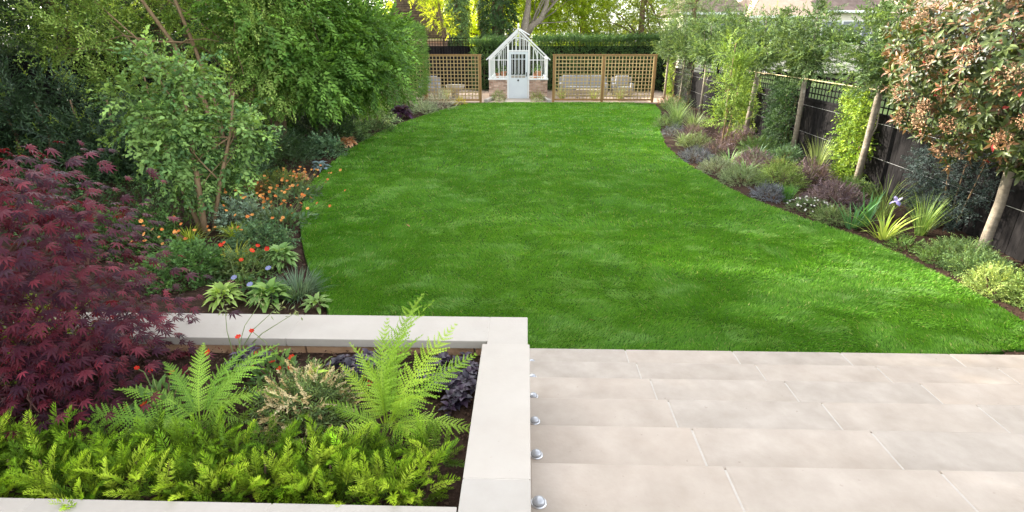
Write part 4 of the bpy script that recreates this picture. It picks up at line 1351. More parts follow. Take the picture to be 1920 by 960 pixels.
# pleached screen
grp = 'pleached trees in a row along the right fence'
PL = [(9.7, 5.96, 0.062, 'second nearest pleached tree trunk with pale mottled bark'), (12.65, 6.1, 0.06, 'leaning pleached tree behind the tall pale grass'),
      (14.9, 5.95, 0.07, 'thick stemmed pleached tree between yellow green and dark climbers'), (17.5, 6.2, 0.05, 'slender pleached tree half hidden by the bright sapling'),
      (20.5, 6.35, 0.05, 'pleached tree just beyond the bright green sapling'), (24.3, 6.62, 0.055, 'farther grey pleached tree trunk near the right end of the trellis'),
      (26.3, 6.4, 0.055, 'farthest pleached tree, just right of the last trellis post')]
for i, (yy, xx, r, lab) in enumerate(PL):
    lean = (0.04, -0.03, 0.1, 0.0, 0.03, 0.05, 0.02)[i]
    tree('pleached_tree', lab, 'tree', (xx, yy, 0), [([(-lean, 0, -0.05), (-lean * 0.5, 0.0, 0.8), (0, 0.02, 1.75), (0.03, 0, 2.4), (0.0, 0, 3.05)], [r * 1.1, r * 0.9, r * 0.8, r * 0.5, 0.01])],
         [(0.0, -0.05, 2.38, 0.4, 1.3, 0.52, 48), (0, 0, 2.12, 0.36, 1.3, 0.2, 30), (0, 0, 3.0, 0.3, 1.1, 0.18, 10)], 0.21, 12, SPRAY_HB, 0.25, (0.03, 0.058, 0.02), (0.11, 0.16, 0.06), 'leaf', 'bark_grey', 6, grp,
         limb_r=0.012, shell=0.5, flat=0.85, up=0.5)
for i in range(3):
    y0, y1 = PL[i][0], PL[i + 1][0]
    c = tag(MB().tube([(PL[i][1] - 0.07, y0 - 0.6, 1.77), (PL[i + 1][1] - 0.07, y1 + 0.3, 1.77 + 0.02 * i)], 0.008, 6).obj('training_cane', 'cane'),
            ['nearest pale cane tied across the pleached trunks', 'middle pale cane tied across the pleached trunks', 'farthest pale cane tied behind the bright sapling'][i], 'cane', 'canes tied to the pleached trees')


def climber(label, y0, y1, z0, z1, c1, c2, n, tpl=None, size=0.16, depth=0.22, name='climbing_plant', mat='leaf', bulge=0.0, group='evergreen climbers trained on the right fence'):
    yc = (y0 + y1) / 2
    root = thing(name, label, 'climber', (fx(yc) - 0.1, yc, 0), 0, group)
    u = rng.uniform(-1, 1, n)
    z = rng.uniform(0, 1, n)
    wv = 0.8 + 0.3 * (vnoise(z * 6 + yc * 3, z * 0 + 2, 1.0, 44) - 0.5) + 0.18 * np.sin(z * 9 + yc)
    tap = np.clip(1.15 - bulge * (z - 0.5) ** 2 * 4, 0.3, 1.2)
    P = np.stack([-depth * rng.random(n) ** 0.7 * (1 - 0.4 * u * u), u * wv * tap * (y1 - y0) / 2, z0 + (z1 - z0) * z], 1)
    D = nrm(np.stack([-0.7 + rng.normal(0, 0.5, n), u * 0.6 + rng.normal(0, 0.5, n), rng.normal(-0.05, 0.5, n)], 1))
    N = nrm(np.array([-0.6, -0.2, 0.8]) + rng.normal(0, 0.4, (n, 3)))
    V, T, K = stamp(tpl or SPRAY, P, D, N, size * (0.65 + 0.7 * rng.random(n)), cols(n, c1, c2, 0.2))
    stuff(obj('foliage', tri_mesh('foliage', V, T, mat, K), root))
    for k in range(3):
        a = (k - 1) * (y1 - y0) * 0.22
        MB().tube([(0.02, a * 0.3, -0.04), (0.0, a * 0.7, z0 * 0.5 + z1 * 0.4), (0.0, a, z1 * 0.9)], [0.014, 0.01, 0.005], 5).obj('stem', 'bark_tan', root, smooth=True)
    return root


YG1, YG2 = (0.055, 0.11, 0.012), (0.2, 0.27, 0.032)
climber('yellow green climber with a slanting cane, on the fence behind the iris clump', 9.9, 10.75, 0.05, 1.72, YG1, YG2, 620, SPRAY, 0.24)
climber('yellow green climber just left of the thick leaning pleached trunk', 15.7, 16.9, 0.02, 1.6, YG1, YG2, 420, SPRAY, 0.25)
climber('very dark green climber filling the fence between two pleached trunks', 13.05, 14.35, 0.0, 1.65, (0.015, 0.038, 0.014), (0.05, 0.095, 0.028), 900, SPRAY, 0.2, 0.32)
climber('narrow bright climber just right of the far trellis', 26.6, 27.5, 0.1, 1.9, YG1, (0.2, 0.26, 0.03), 260, SPRAY, 0.24)
climber('dark climber between the two farthest pleached trunks', 23.2, 24.6, 0.1, 1.6, (0.03, 0.045, 0.025), (0.06, 0.08, 0.04), 260, SPRAY_FINE, 0.24)
climber('rounded dark blue green wall shrub under the large reddish tree', 6.9, 8.35, 0.12, 1.22, (0.012, 0.022, 0.018), (0.05, 0.07, 0.065), 1100, SPRAY, 0.13, 0.42, name='ceanothus_shrub', bulge=0.6, group=None)
tag(MB().tube([(6.02, 9.75, 0), (6.14, 9.95, 1.6)], 0.012, 6).obj('bamboo_cane', 'cane'), 'slanting bamboo cane leaning on the fence beside the yellow green climber', 'cane')

# bright sapling in front of the fence
tree('sapling', 'bright light green young tree standing in the right border', 'tree', (4.75, 13.4, 0),
     [([(0, 0, -0.05), (0.02, 0, 0.8), (-0.02, 0, 1.7), (0, 0, 2.5)], [0.028, 0.024, 0.016, 0.006]), ([(0.05, 0, -0.05), (0.14, 0, 0.8), (0.22, 0, 1.6)], [0.02, 0.015, 0.006])],
     [(0.0, 0, 1.55, 0.5, 0.5, 0.65, 36), (-0.05, 0, 2.2, 0.26, 0.26, 0.4, 10), (0.1, 0, 0.85, 0.42, 0.4, 0.45, 16)], 0.17, 14, SPRAY, 0.22, (0.09, 0.16, 0.03), (0.24, 0.33, 0.08), 'leaf', 'bark_tan', 8, limb_r=0.007, up=0.5)


# large photinia standard at the right edge
def photinia():
    loc = (5.72, 6.5, 0)
    root = thing('photinia_standard', 'large standard tree with glossy green and coppery leaves and faded flower heads', 'tree', loc)
    MB().tube([(0.0, 0, -0.05), (0.0, 0.0, 0.25), (0.02, 0.0, 0.7), (0.0, 0.0, 1.15), (0.05, 0.0, 1.9), (0, 0, 3.2)], [0.072, 0.06, 0.055, 0.052, 0.04, 0.01], 12).obj('trunk', 'bark_grey', root, smooth=True)
    blob = (-0.02, -0.05, 2.35, 1.5, 1.45, 1.25)
    cen, d = in_blob(1700, blob, 0.25)
    wob = 0.88 + 0.26 * vnoise(d[:, 0] * 3 + 9, d[:, 2] * 3 + d[:, 1] * 2 + 9, 0.8, 3)
    cen = (cen - np.array(blob[:3])) * wob[:, None] + np.array(blob[:3])
    k = cen[:, 2] > 1.1
    cen, d = cen[k], d[k]
    P, D, N, red = [], [], [], []
    for c, dd in zip(cen, d):
        ax = nrm(dd + np.array([0, 0, 0.5]) + rng.normal(0, 0.3, 3))
        u = nrm(np.cross(ax, [0.2, 0.3, 1.0]))
        w = np.cross(ax, u)
        m = int(rng.integers(9, 14))
        young = rng.random() < 0.5
        for i in range(m):
            q = i * 2.4
            t = i / m
            o = u * math.cos(q) + w * math.sin(q)
            P.append(c - ax * 0.10 * (1 - t) + o * 0.012)
            D.append(nrm(o * (1.1 - 0.6 * t) + ax * (0.1 + 0.9 * t) + np.array([0, 0, -0.12])))
            N.append(nrm(ax * 1.0 - o * 0.4 + rng.normal(0, 0.15, 3)))
            red.append((young or c[2] + 0.3 * rng.normal() > 2.95) and t > 0.3)
    P, D, N, red = np.array(P), np.array(D), np.array(N), np.array(red)
    s = rng.uniform(0.07, 0.115, len(P))
    s[red] *= 0.8
    g = cols(len(P), (0.035, 0.055, 0.016), (0.095, 0.115, 0.035), 0.22)
    r = cols(len(P), (0.12, 0.062, 0.032), (0.24, 0.14, 0.065), 0.2)
    bright = rng.random((len(P), 1)) < 0.015
    r = np.where(bright, np.array([[0.35, 0.045, 0.04]]), r)
    Kc = np.where(red[:, None], r, g)
    dist = np.linalg.norm(P + np.array(loc) - CAM, axis=1) + 0.4 * rng.random(len(P))
    order = np.argsort(dist)
    tp = T_oval(0.42, 0.3, 0.22)
    X, Yv, Z = frames(D, N)
    gm = [tri_mesh('leaf', tp[0], tp[1], 'leaf_gloss', np.tile([c], (8, 1))) for c in ((0.035, 0.055, 0.016), (0.055, 0.08, 0.022), (0.085, 0.11, 0.033))]
    rm = [tri_mesh('leaf', tp[0], tp[1], 'leaf_gloss', np.tile([c], (8, 1))) for c in ((0.13, 0.065, 0.034), (0.21, 0.125, 0.058), (0.3, 0.06, 0.045))]
    for i in order[:300]:
        o = obj('leaf', (rm[(0, 1, 0, 1, 0, 1, 0, 1, 0, 1, 2)[int(rng.integers(11))]] if red[i] else gm[int(rng.integers(3))]), root)
        o.matrix_local = Matrix([[X[i, q] * s[i], Yv[i, q] * s[i], Z[i, q] * s[i], P[i, q]] for q in range(3)] + [[0, 0, 0, 1]])
    rest = order[300:]
    V, T, K = stamp(tp, P[rest], D[rest], N[rest], s[rest], Kc[rest])
    stuff(obj('foliage', tri_mesh('foliage', V, T, 'leaf_gloss', K), root))
    # faded flower heads: flat domes of tiny florets on a fan of stalks
    m = 95
    fv, ft, fc = [], [], []
    rr = np.random.default_rng(4)
    parts = []
    for i in range(110):
        a, t = i * 2.4, math.sqrt((i + 0.5) / 110)
        p = np.array([[math.cos(a) * t + rr.normal(0, 0.12), math.sin(a) * t + rr.normal(0, 0.12), 0.4 * (1 - t * t) + rr.normal(0, 0.12)]])
        parts.append(stamp((np.array([(-1, -1, 0), (1, -1, 0.3), (0, 1, 0), (0, 0, -1.3)], float), np.array([(0, 1, 2), (0, 3, 1), (1, 3, 2)]), np.ones((4, 3))), p, rr.normal(size=(1, 3)), np.array([[0, 0, 1.0]]), rr.uniform(0.05, 0.1), np.full((1, 3), rr.uniform(0.75, 1.2))))
    for i in range(9):
        a = i * 2.4
        t = 0.25 + 0.6 * ((i * 5) % 9) / 9
        e = np.array([math.cos(a) * t, math.sin(a) * t, 0.3 * (1 - t * t)])
        b = MB().tube([(0, 0, -0.7), tuple(e * 0.5 + np.array([0, 0, -0.25])), tuple(e)], [0.03, 0.025, 0.02], 3, False)
        v = np.array(b.v)
        parts.append((v, np.array([q for f in b.f for q in ((f[0], f[1], f[2]), (f[0], f[2], f[3]))]), np.full((len(v), 3), 0.5)))
    hv, ht, hc = join(parts)
    fm = [tri_mesh('flower_head', hv, ht, 'petal', hc * np.array(c)) for c in ((0.42, 0.23, 0.13), (0.46, 0.27, 0.16), (0.5, 0.33, 0.2))]
    cen2, d2 = in_blob(m, blob, 0.08)
    for c, dd in zip(cen2, d2):
        if c[2] < 1.25:
            continue
        ax = nrm(dd + np.array([0, 0, 0.45]))
        o = obj('flower_head', fm[int(rng.integers(3))], root)
        place(o, c + ax * 0.05, np.cross(ax, [0.3, 0.2, 0.9]), ax, rng.uniform(0.08, 0.125))
    for i in range(14):
        MB().tube(limb_pts((0, 0, 1.2 + 0.07 * i), cen[int(rng.integers(len(cen)))], 0.1), [0.02, 0.016, 0.012, 0.008, 0.004], 6).obj('branch', 'bark_grey', root, smooth=True)


photinia()

# ------------------------------------------------------------------ right bed planting
H1, H2 = (0.06, 0.042, 0.05), (0.21, 0.155, 0.17)
grp = 'mauve grey shrubby mounds in the right border'
for lab, x, y, r, h, n, e in (('mauve grey mound near the middle of the right border beside the bronze grass', 4.72, 11.3, 0.5, 0.5, 330, 1), ('mauve brown mound below the thick pleached trunk', 5.55, 14.7, 0.55, 0.5, 300, 1),
                              ('pinkish grey mound at the foot of the tall far grasses', 4.6, 15.3, 0.45, 0.4, 240, 1), ('mauve mound in front of the leaning pleached trunk and tall pale grass', 5.35, 10.3, 0.48, 0.48, 320, 1),
                              ('widest dark mauve mound just behind the white daisies', 5.05, 8.75, 0.55, 0.42, 420, 0.8), ('mauve grey mound beside the bright sapling foot', 4.55, 13.0, 0.4, 0.36, 200, 1)):
    shrub('hebe_shrub', lab, 'shrub', x, y, r * 0.9, h * 0.95, SPRAY, 0.13, int(n * 1.5), H1, H2, group=grp, elong=e)
grp = 'blue grey low mounds along the right lawn edge'
for lab, x, y, r, h, n in (('blue grey low mound at the tightest bend of the right lawn edge', 3.85, 12.3, 0.38, 0.3, 240), ('small blue grey mound on the lawn edge left of the green tuft', 4.2, 9.15, 0.3, 0.27, 190), ('dusky low mound at the far bend of the right lawn edge', 4.2, 15.7, 0.35, 0.3, 150)):
    shrub('heather_plant', lab, 'ground cover plant', x, y, r, h, SPRAY, 0.12, int(n * 1.4), (0.05, 0.057, 0.075), (0.15, 0.165, 0.2), group=grp)
grp = 'green leafy mounds in the right border'
for lab, x, y, r, h, n, c1, c2, tp, sz in (
        ('pale green leafy mound between the mauve mounds', 4.75, 10.1, 0.45, 0.45, 300, (0.08, 0.14, 0.03), (0.26, 0.34, 0.12), SPRAY_NARROW, 0.17),
        ('silver green mound spilling to the lawn left of the pale leafy mound', 4.15, 10.3, 0.45, 0.32, 260, (0.09, 0.13, 0.06), (0.2, 0.25, 0.14), SPRAY_FINE, 0.13),
        ('silvery mound at the lawn edge near the bend', 3.95, 11.2, 0.38, 0.28, 220, (0.1, 0.13, 0.08), (0.22, 0.25, 0.17), SPRAY_FINE, 0.13),
        ('sage green mound between the strappy clumps', 4.3, 13.9, 0.45, 0.35, 220, (0.08, 0.12, 0.05), (0.2, 0.24, 0.12), SPRAY_FINE, 0.15),
        ('dark green tuft below the dark climber', 5.7, 12.0, 0.4, 0.4, 200, (0.04, 0.08, 0.04), (0.09, 0.15, 0.07), SPRAY, 0.15),
        ('grey green mound just left of the first iris fan', 4.62, 7.95, 0.26, 0.22, 200, (0.07, 0.12, 0.04), (0.18, 0.23, 0.1), SPRAY_FINE, 0.11),
        ('dark leafy clump at the foot of the near pleached trunk', 5.75, 9.4, 0.3, 0.35, 160, (0.05, 0.09, 0.03), (0.1, 0.16, 0.05), SPRAY, 0.13),
        ('leafy green clump to the left of the photinia trunk', 5.35, 6.35, 0.36, 0.28, 330, (0.06, 0.11, 0.04), (0.17, 0.24, 0.09), SPRAY, 0.12),
        ('leafy green clump in front of the photinia trunk', 5.25, 5.95, 0.34, 0.26, 330, (0.06, 0.11, 0.04), (0.15, 0.22, 0.08), SPRAY, 0.12),
        ('yellow variegated sunlit clump at the lower right', 5.05, 5.45, 0.27, 0.3, 280, (0.1, 0.16, 0.045), (0.29, 0.34, 0.1), SPRAY, 0.1),
        ('green clump running out of the frame at the far right', 5.3, 5.15, 0.35, 0.34, 330, (0.07, 0.12, 0.03), (0.2, 0.27, 0.08), SPRAY, 0.12),
        ('small leafy seedling alone in the bare soil', 4.93, 6.75, 0.16, 0.16, 60, (0.06, 0.12, 0.03), (0.14, 0.22, 0.06), SPRAY, 0.11),
        ('second small leafy seedling nearer the green clumps', 5.02, 6.35, 0.15, 0.15, 55, (0.06, 0.12, 0.03), (0.14, 0.22, 0.06), SPRAY, 0.11),
        ('small green clump at the foot of the tall far grasses', 4.35, 17.3, 0.4, 0.35, 150, (0.07, 0.12, 0.04), (0.16, 0.22, 0.1), SPRAY, 0.17),
        ('green clump in the far right corner by the trellis', 5.7, 22.0, 0.5, 0.45, 150, (0.05, 0.1, 0.03), (0.12, 0.18, 0.06), SPRAY, 0.2),
        ('leafy clump beneath the sapling on the fence side', 5.5, 13.1, 0.45, 0.4, 200, (0.05, 0.1, 0.03), (0.12, 0.19, 0.06), SPRAY, 0.17)):
    shrub('leafy_plant', lab, 'foliage plant', x, y, r * 0.95, h, tp, sz * 1.05, int(n * 1.5), c1, c2, group=grp)
shrub('russet_shrub', 'russet low shrub in the far right corner', 'shrub', 5.95, 23.4, 0.55, 0.4, SPRAY_FINE, 0.18, 170, (0.17, 0.08, 0.04), (0.3, 0.16, 0.08))
s = shrub('daisy_plant', 'low mound dotted with tiny white daisies at the lawn edge', 'flowering plant', 4.55, 8.5, 0.32, 0.2, SPRAY_FINE, 0.1, 260, (0.06, 0.11, 0.04), (0.13, 0.19, 0.08))
fm = flower_mesh((0.8, 0.8, 0.76), (0.6, 0.5, 0.1), 7, 0.2)
for i in range(46):
    a, r = rng.random() * 6.28, 0.34 * rng.random() ** 0.5
    o = obj('flower', fm, s)
    place(o, np.array([r * math.cos(a), r * math.sin(a), 0.2 * (1 - (r / 0.4) ** 2) + 0.03]), np.array([1, 0, 0.0]), nrm(rng.normal(0, 0.3, 3) + [0, -0.4, 1]), 0.016)

grp = 'clumps of grass in the right border'
blades('fountain_grass', 'tall pale upright grass beside the second yellow green climber', 'ornamental grass', 5.62, 10.55, 0.9, 130, (0.12, 0.17, 0.05), (0.3, 0.33, 0.16), 0.009, 0.2, 0.2, group=grp)
blades('fountain_grass', 'tall grey green grass at the far bend of the lawn', 'ornamental grass', 4.75, 17.6, 0.95, 260, (0.1, 0.16, 0.06), (0.26, 0.32, 0.16), 0.014, 0.35, 0.3, group=grp)
blades('fountain_grass', 'arching grey green grass in front of the farthest tall grass', 'ornamental grass', 4.95, 16.5, 0.75, 220, (0.1, 0.15, 0.06), (0.24, 0.28, 0.14), 0.014, 0.45, 0.4, group=grp)
blades('fountain_grass', 'fine upright grass with buff tips right of the purple iris', 'ornamental grass', 5.5, 7.3, 0.68, 170, (0.07, 0.14, 0.03), (0.2, 0.26, 0.08), 0.007, 0.27, 0.25, group=grp)
blades('fountain_grass', 'wispy grass behind the purple iris', 'ornamental grass', 5.45, 8.1, 0.8, 80, (0.08, 0.13, 0.03), (0.2, 0.24, 0.08), 0.007, 0.35, 0.4, group=grp)
blades('fountain_grass', 'short green grass tuft on the lawn edge before the mauve mound', 'ornamental grass', 4.42, 9.0, 0.34, 160, (0.06, 0.16, 0.03), (0.12, 0.24, 0.05), 0.01, 0.25, 0.2, group=grp)
blades('bronze_grass', 'small orange brown grass tuft beside the mauve grey mound', 'ornamental grass', 5.1, 11.3, 0.34, 150, (0.2, 0.11, 0.025), (0.34, 0.2, 0.05), 0.01, 0.45, 0.4)
grp = 'strap leaved clumps in the right border'
blades('day_lily', 'strap leaved green clump behind the silvery mound', 'foliage plant', 4.45, 11.9, 0.5, 60, (0.08, 0.15, 0.05), (0.22, 0.3, 0.14), 0.03, 0.6, 0.5, group=grp, parts_n=60)
blades('day_lily', 'blue green strap leaved clump below the leaning pleached trunk', 'foliage plant', 5.15, 12.2, 0.5, 60, (0.08, 0.14, 0.08), (0.16, 0.23, 0.14), 0.03, 0.55, 0.5, group=grp, parts_n=60)
blades('day_lily', 'broad strap leaved clump left of the pale green mound', 'foliage plant', 4.35, 10.75, 0.5, 60, (0.1, 0.17, 0.05), (0.2, 0.29, 0.12), 0.03, 0.6, 0.5, group=grp, parts_n=60)
blades('day_lily', 'light striped strap leaved clump near the far bend', 'foliage plant', 4.15, 14.6, 0.45, 50, (0.12, 0.18, 0.06), (0.28, 0.34, 0.18), 0.03, 0.6, 0.5, group=grp, parts_n=50)
blades('iris_plant', 'green sword leaved iris fan nearest the daisies', 'iris', 4.72, 7.6, 0.56, 30, (0.05, 0.13, 0.05), (0.1, 0.2, 0.08), 0.032, 0.6, 0.25, parts_n=30)
blades('iris_plant', 'green sword leaved iris fan behind the yellow one', 'iris', 5.0, 7.75, 0.6, 26, (0.05, 0.13, 0.05), (0.11, 0.21, 0.08), 0.035, 0.4, 0.15, parts_n=26)
iris = blades('iris_plant', 'yellowing iris fan with one large pale violet flower', 'iris', 4.88, 7.12, 0.6, 38, (0.2, 0.28, 0.05), (0.38, 0.42, 0.12), 0.03, 0.75, 0.3, parts_n=38)
fl = np.array([0.14, 0.12, 0.53])
MB().tube([(0.04, 0.05, 0), (0.1, 0.1, 0.3), tuple(fl)], [0.007, 0.006, 0.005], 6, False).obj('flower_stem', 'stem', iris)
pm = tri_mesh('petal', *T_oval(0.75, -0.3, 0.5, 1.15)[:2], 'petal', np.tile([[0.36, 0.32, 0.72]], (8, 1)))
pm2 = tri_mesh('petal', *T_oval(0.75, 0.4, -0.3, 1.1)[:2], 'petal', np.tile([[0.55, 0.5, 0.8]], (8, 1)))
for i in range(3):
    a = i * 2.094 + 0.5
    o = obj('petal', pm, iris)
    place(o, fl, np.array([math.cos(a), math.sin(a), -0.15]), np.array([0, 0, 1.0]), 0.085)
    o = obj('petal', pm2, iris)
    place(o, fl, np.array([math.cos(a + 1.05) * 0.5, math.sin(a + 1.05) * 0.5, 0.9]), np.array([math.cos(a + 1.05), math.sin(a + 1.05), -0.3]), 0.075)
# dripline hose and fallen leaves
tag(MB().tube([(4.95, 7.3, 0.05), (5.2, 6.95, 0.055), (5.1, 6.6, 0.05), (5.25, 6.2, 0.05)], 0.008, 6).obj('irrigation_hose', 'bark_brown', smooth=True), 'thin brown irrigation hose lying on the soil by the iris', 'hose')
lm = tri_mesh('fallen_leaf', *T_oval(0.6, 0.4, -0.3)[:2], 'dryleaf')
for i, (x, y, z, lab) in enumerate(((-1.65, 7.35, 0.065, 'small curled brown leaf on the left half of the lawn'), (0.66, 4.6, 0.07, 'small brown leaf on the lawn close to the steps'))):
    o = tag(obj('fallen_leaf', lm), lab, 'leaf', 'brown leaves fallen on the lawn')
    o.location = (x, y, z)
    o.scale = (0.07,) * 3
    o.rotation_euler = (0.3, 0.2, 1.2 + i)

# ================================================================== FAR END: PATIO, TRELLIS, GREENHOUSE
pat = struct(MB().box((-9, 24.42, -0.1), (7.5, 31.0, 0.012)).obj('patio', 'mortar'))
for i in range(18):
    for j in range(7):
        x0 = -9 + i * 0.91 + (0.45 if j % 2 else 0)
        y0 = 24.44 + j * 0.93
        boxo('paving_slab', (x0 + 0.006, y0 + 0.006, 0.0), (x0 + 0.904, y0 + 0.924, 0.028 + rng.normal(0, 0.001)), 'patio', pat)


def trellis(label, x0, posts, y, zt=1.97):
    root = thing('trellis_screen', label, 'trellis', (x0, y, 0), 0, 'timber trellis screens at the end of the lawn')
    for p in posts:
        boxo('post', (p - x0 - 0.05, -0.05, -0.2), (p - x0 + 0.05, 0.05, zt - 0.03), 'wood', root, 0.006)
    boxo('top_rail', (posts[0] - x0 - 0.07, -0.05, zt - 0.027), (posts[-1] - x0 + 0.07, 0.05, zt + 0.02), 'wood', root, 0.005)
    for a, c in zip(posts[:-1], posts[1:]):
        a, c = a - x0 + 0.053, c - x0 - 0.053
        boxo('bottom_rail', (a, -0.03, 0.1), (c, 0.03, 0.17), 'wood', root, 0.003)
        boxo('side_rail', (a, -0.02, 0.172), (a + 0.035, 0.02, zt - 0.03), 'slat', root)
        boxo('side_rail', (c - 0.035, -0.02, 0.172), (c, 0.02, zt - 0.03), 'slat', root)
        nv = int(round((c - a) / 0.152))
        mv = MB().box((-0.016, -0.008, 0), (0.016, 0.008, zt - 0.21)).mesh('lath', 'slat')
        for i in range(1, nv):
            obj('lath', mv, root, (a + (c - a) * i / nv, 0.008, 0.175))
        nh = int(round((zt - 0.2) / 0.152))
        mh = MB().box((0, -0.008, -0.016), (c - a - 0.074, 0.008, 0.016)).mesh('lath', 'slat')
        for i in range(1, nh + 1):
            obj('lath', mh, root, (a + 0.037, -0.0085, 0.172 + (zt - 0.21) * i / nh - 0.01))


trellis('honey coloured square trellis screen right of the greenhouse', 1.17, [1.17, 3.28, 5.46], 24.62)
trellis('honey coloured square trellis screen left of the greenhouse, half behind the clipped hedge', -1.98, [-6.6, -4.33, -1.98], 24.35)

# greenhouse
GX, GY = -0.38, 25.9
gh = thing('greenhouse', 'white timber greenhouse with brick base, glazed gable and pale grey door', 'greenhouse', (GX, GY, 0))
HW, GL, EV, RG = 1.33, 3.6, 1.78, 2.98
mb = MB()
for a, c in ((-HW, -0.47), (0.47, HW)):
    mb.box((a + 0.012, 0.012, 0), (c - 0.0, 0.10, 0.86))
mb.box((-HW + 0.012, 0.1, 0), (-HW + 0.11, GL, 0.86)).box((HW - 0.11, 0.1, 0), (HW - 0.012, GL, 0.86)).box((-HW + 0.11, GL - 0.1, 0), (HW - 0.11, GL, 0.86))
mb.obj('base_wall', 'mortar', gh)
bm_ = MB().box((-0.104, -0.05, -0.031), (0.104, 0.05, 0.031)).mesh('brick', 'brick', 0.003)
for r in range(12):
    z = 0.036 + r * 0.0715
    off = 0.11 if r % 2 else 0
    for a, c in ((-HW, -0.47), (0.47, HW)):
        x = a - off * 0 + 0.0
        first = True
        while x < c - 0.02:
            w = (0.1 if (first and r % 2) else 0.208)
            w = min(w, c - x)
            o = obj('brick', bm_, gh, (x + w / 2, 0.05, z))
            o.scale = (w / 0.214, 1, 1)
            x += w + 0.009
            first = False
    if r % 1 == 0:
        for sx in (-1, 1):
            stuffy = MB()
            y = 0.115 + off
            while y < GL - 0.1:
                stuffy.box((sx * (HW - 0.1), y, z - 0.031), (sx * HW, min(y + 0.208, GL - 0.005), z + 0.031))
                y += 0.217
            stuff(stuffy.obj('brick_course', 'brick', gh))
# sills, posts, frame
for a, c in ((-HW - 0.03, -0.47), (0.47, HW + 0.03)):
    boxo('sill', (a, -0.05, 0.862), (c, 0.12, 0.93), 'white', gh, 0.005)
for sx in (-1, 1):
    boxo('sill', (sx * (HW + 0.03) if sx < 0 else HW - 0.12, 0.122, 0.862), (-HW + 0.12 if sx < 0 else HW + 0.03, GL, 0.93), 'white', gh, 0.005)
    boxo('corner_post', (sx * HW - (0.0 if sx < 0 else 0.07), -0.012, 0.932), (sx * HW + (0.07 if sx < 0 else 0.0), 0.06, EV - 0.01), 'white', gh, 0.004)
    boxo('corner_post', (sx * HW - (0.0 if sx < 0 else 0.07), GL - 0.06, 0.932), (sx * HW + (0.07 if sx < 0 else 0.0), GL, EV - 0.01), 'white', gh, 0.004)
    boxo('eaves_beam', (sx * HW - (0.0 if sx < 0 else 0.07), 0.062, EV - 0.07), (sx * HW + (0.07 if sx < 0 else 0.0), GL - 0.062, EV), 'white', gh, 0.004)
    # gable rafters (barge boards) front and back
    for yy in (-0.05, GL):
        MB().bar((sx * (HW + 0.10), yy, EV - 0.06), (sx * 0.0 + sx * 0.012, yy, RG + 0.03), 0.05, 0.11, (0, 1, 0)).obj('barge_board', 'white', gh)
        MB().bar((sx * (HW - 0.02), yy + 0.05, EV - 0.1), (sx * 0.02, yy + 0.05, RG - 0.1), 0.045, 0.07, (0, 1, 0)).obj('gable_rafter', 'white', gh)
    # roof bars and panes
    nr = 9
    for i in range(nr):
        y = 0.1 + (GL - 0.2) * i / (nr - 1)
        MB().bar((sx * (HW + 0.03), y, EV), (sx * 0.03, y, RG), 0.03, 0.05, (0, 1, 0)).obj('glazing_bar', 'white', gh)
        MB().bar((sx * (HW - 0.03), y, 0.932), (sx * (HW - 0.03), y, EV - 0.072), 0.03, 0.03, (0, 1, 0)).obj('glazing_bar', 'white', gh)
        if i < nr - 1:
            y2 = 0.1 + (GL - 0.2) * (i + 1) / (nr - 1)
            g = MB().quad((sx * (HW + 0.03), y + 0.016, EV + 0.012), (sx * (HW + 0.03), y2 - 0.016, EV + 0.012), (sx * 0.03, y2 - 0.016, RG + 0.012), (sx * 0.03, y + 0.016, RG + 0.012))
            g.obj('pane', 'glass', gh)
            MB().quad((sx * (HW - 0.03), y + 0.016, 0.932), (sx * (HW - 0.03), y2 - 0.016, 0.932), (sx * (HW - 0.03), y2 - 0.016, EV - 0.072), (sx * (HW - 0.03), y + 0.016, EV - 0.072)).obj('pane', 'glass', gh)
boxo('ridge_beam', (-0.03, 0.03, RG - 0.02), (0.03, GL - 0.03, RG + 0.07), 'white', gh, 0.004)
MB().tube([(0, -0.05, RG + 0.06), (0, -0.05, RG + 0.12), (0, -0.05, RG + 0.15), (0, -0.05, RG + 0.19), (0, -0.05, RG + 0.26)], [0.04, 0.03, 0.05, 0.04, 0.006], 10).obj('finial', 'white', gh, smooth=True)
# opened roof vent on the right slope
MB().bar((0.05, 1.0, RG + 0.04), (0.5, 1.0, RG - 0.22), 0.9, 0.04, (0, 0, 1)).obj('roof_vent', 'white', gh)


def roofz(x):
    return EV - 0.1 + (RG - EV) * (1 - abs(x) / HW)


for face, yy in ((0, 0.02), (1, GL - 0.03)):
    xs = [-1.26 + 0.197 * i for i in range(5)] + [0.473 + 0.197 * i for i in range(5)]
    allx = [-1.26, -1.063, -0.866, -0.669, -0.47] + [0.47, 0.669, 0.866, 1.063, 1.26]
    if face:
        allx = [-1.26 + 0.18 * i for i in range(15)]
    for k, x in enumerate(allx):
        zt = roofz(x) - 0.03
        if abs(x) < 1.24:
            boxo('glazing_bar', (x - 0.014, yy - 0.014, 0.932), (x + 0.014, yy + 0.014, zt), 'white', gh)
        if k < len(allx) - 1 and (face or not (x == -0.47)):
            x2 = allx[k + 1]
            MB().quad((x + 0.015, yy + 0.004, 0.932), (x2 - 0.015, yy + 0.004, 0.932), (x2 - 0.015, yy + 0.004, roofz(x2) - 0.04), (x + 0.015, yy + 0.004, roofz(x) - 0.04)).obj('pane', 'glass', gh)
    if not face:
        for a, c in ((-1.26, -0.47), (0.47, 1.26)):
            boxo('transom', (a, yy - 0.03, 1.70), (c, yy - 0.016, 1.735), 'white', gh)
            boxo('transom', (a, yy - 0.03, 1.0), (c, yy - 0.016, 1.03), 'white', gh)
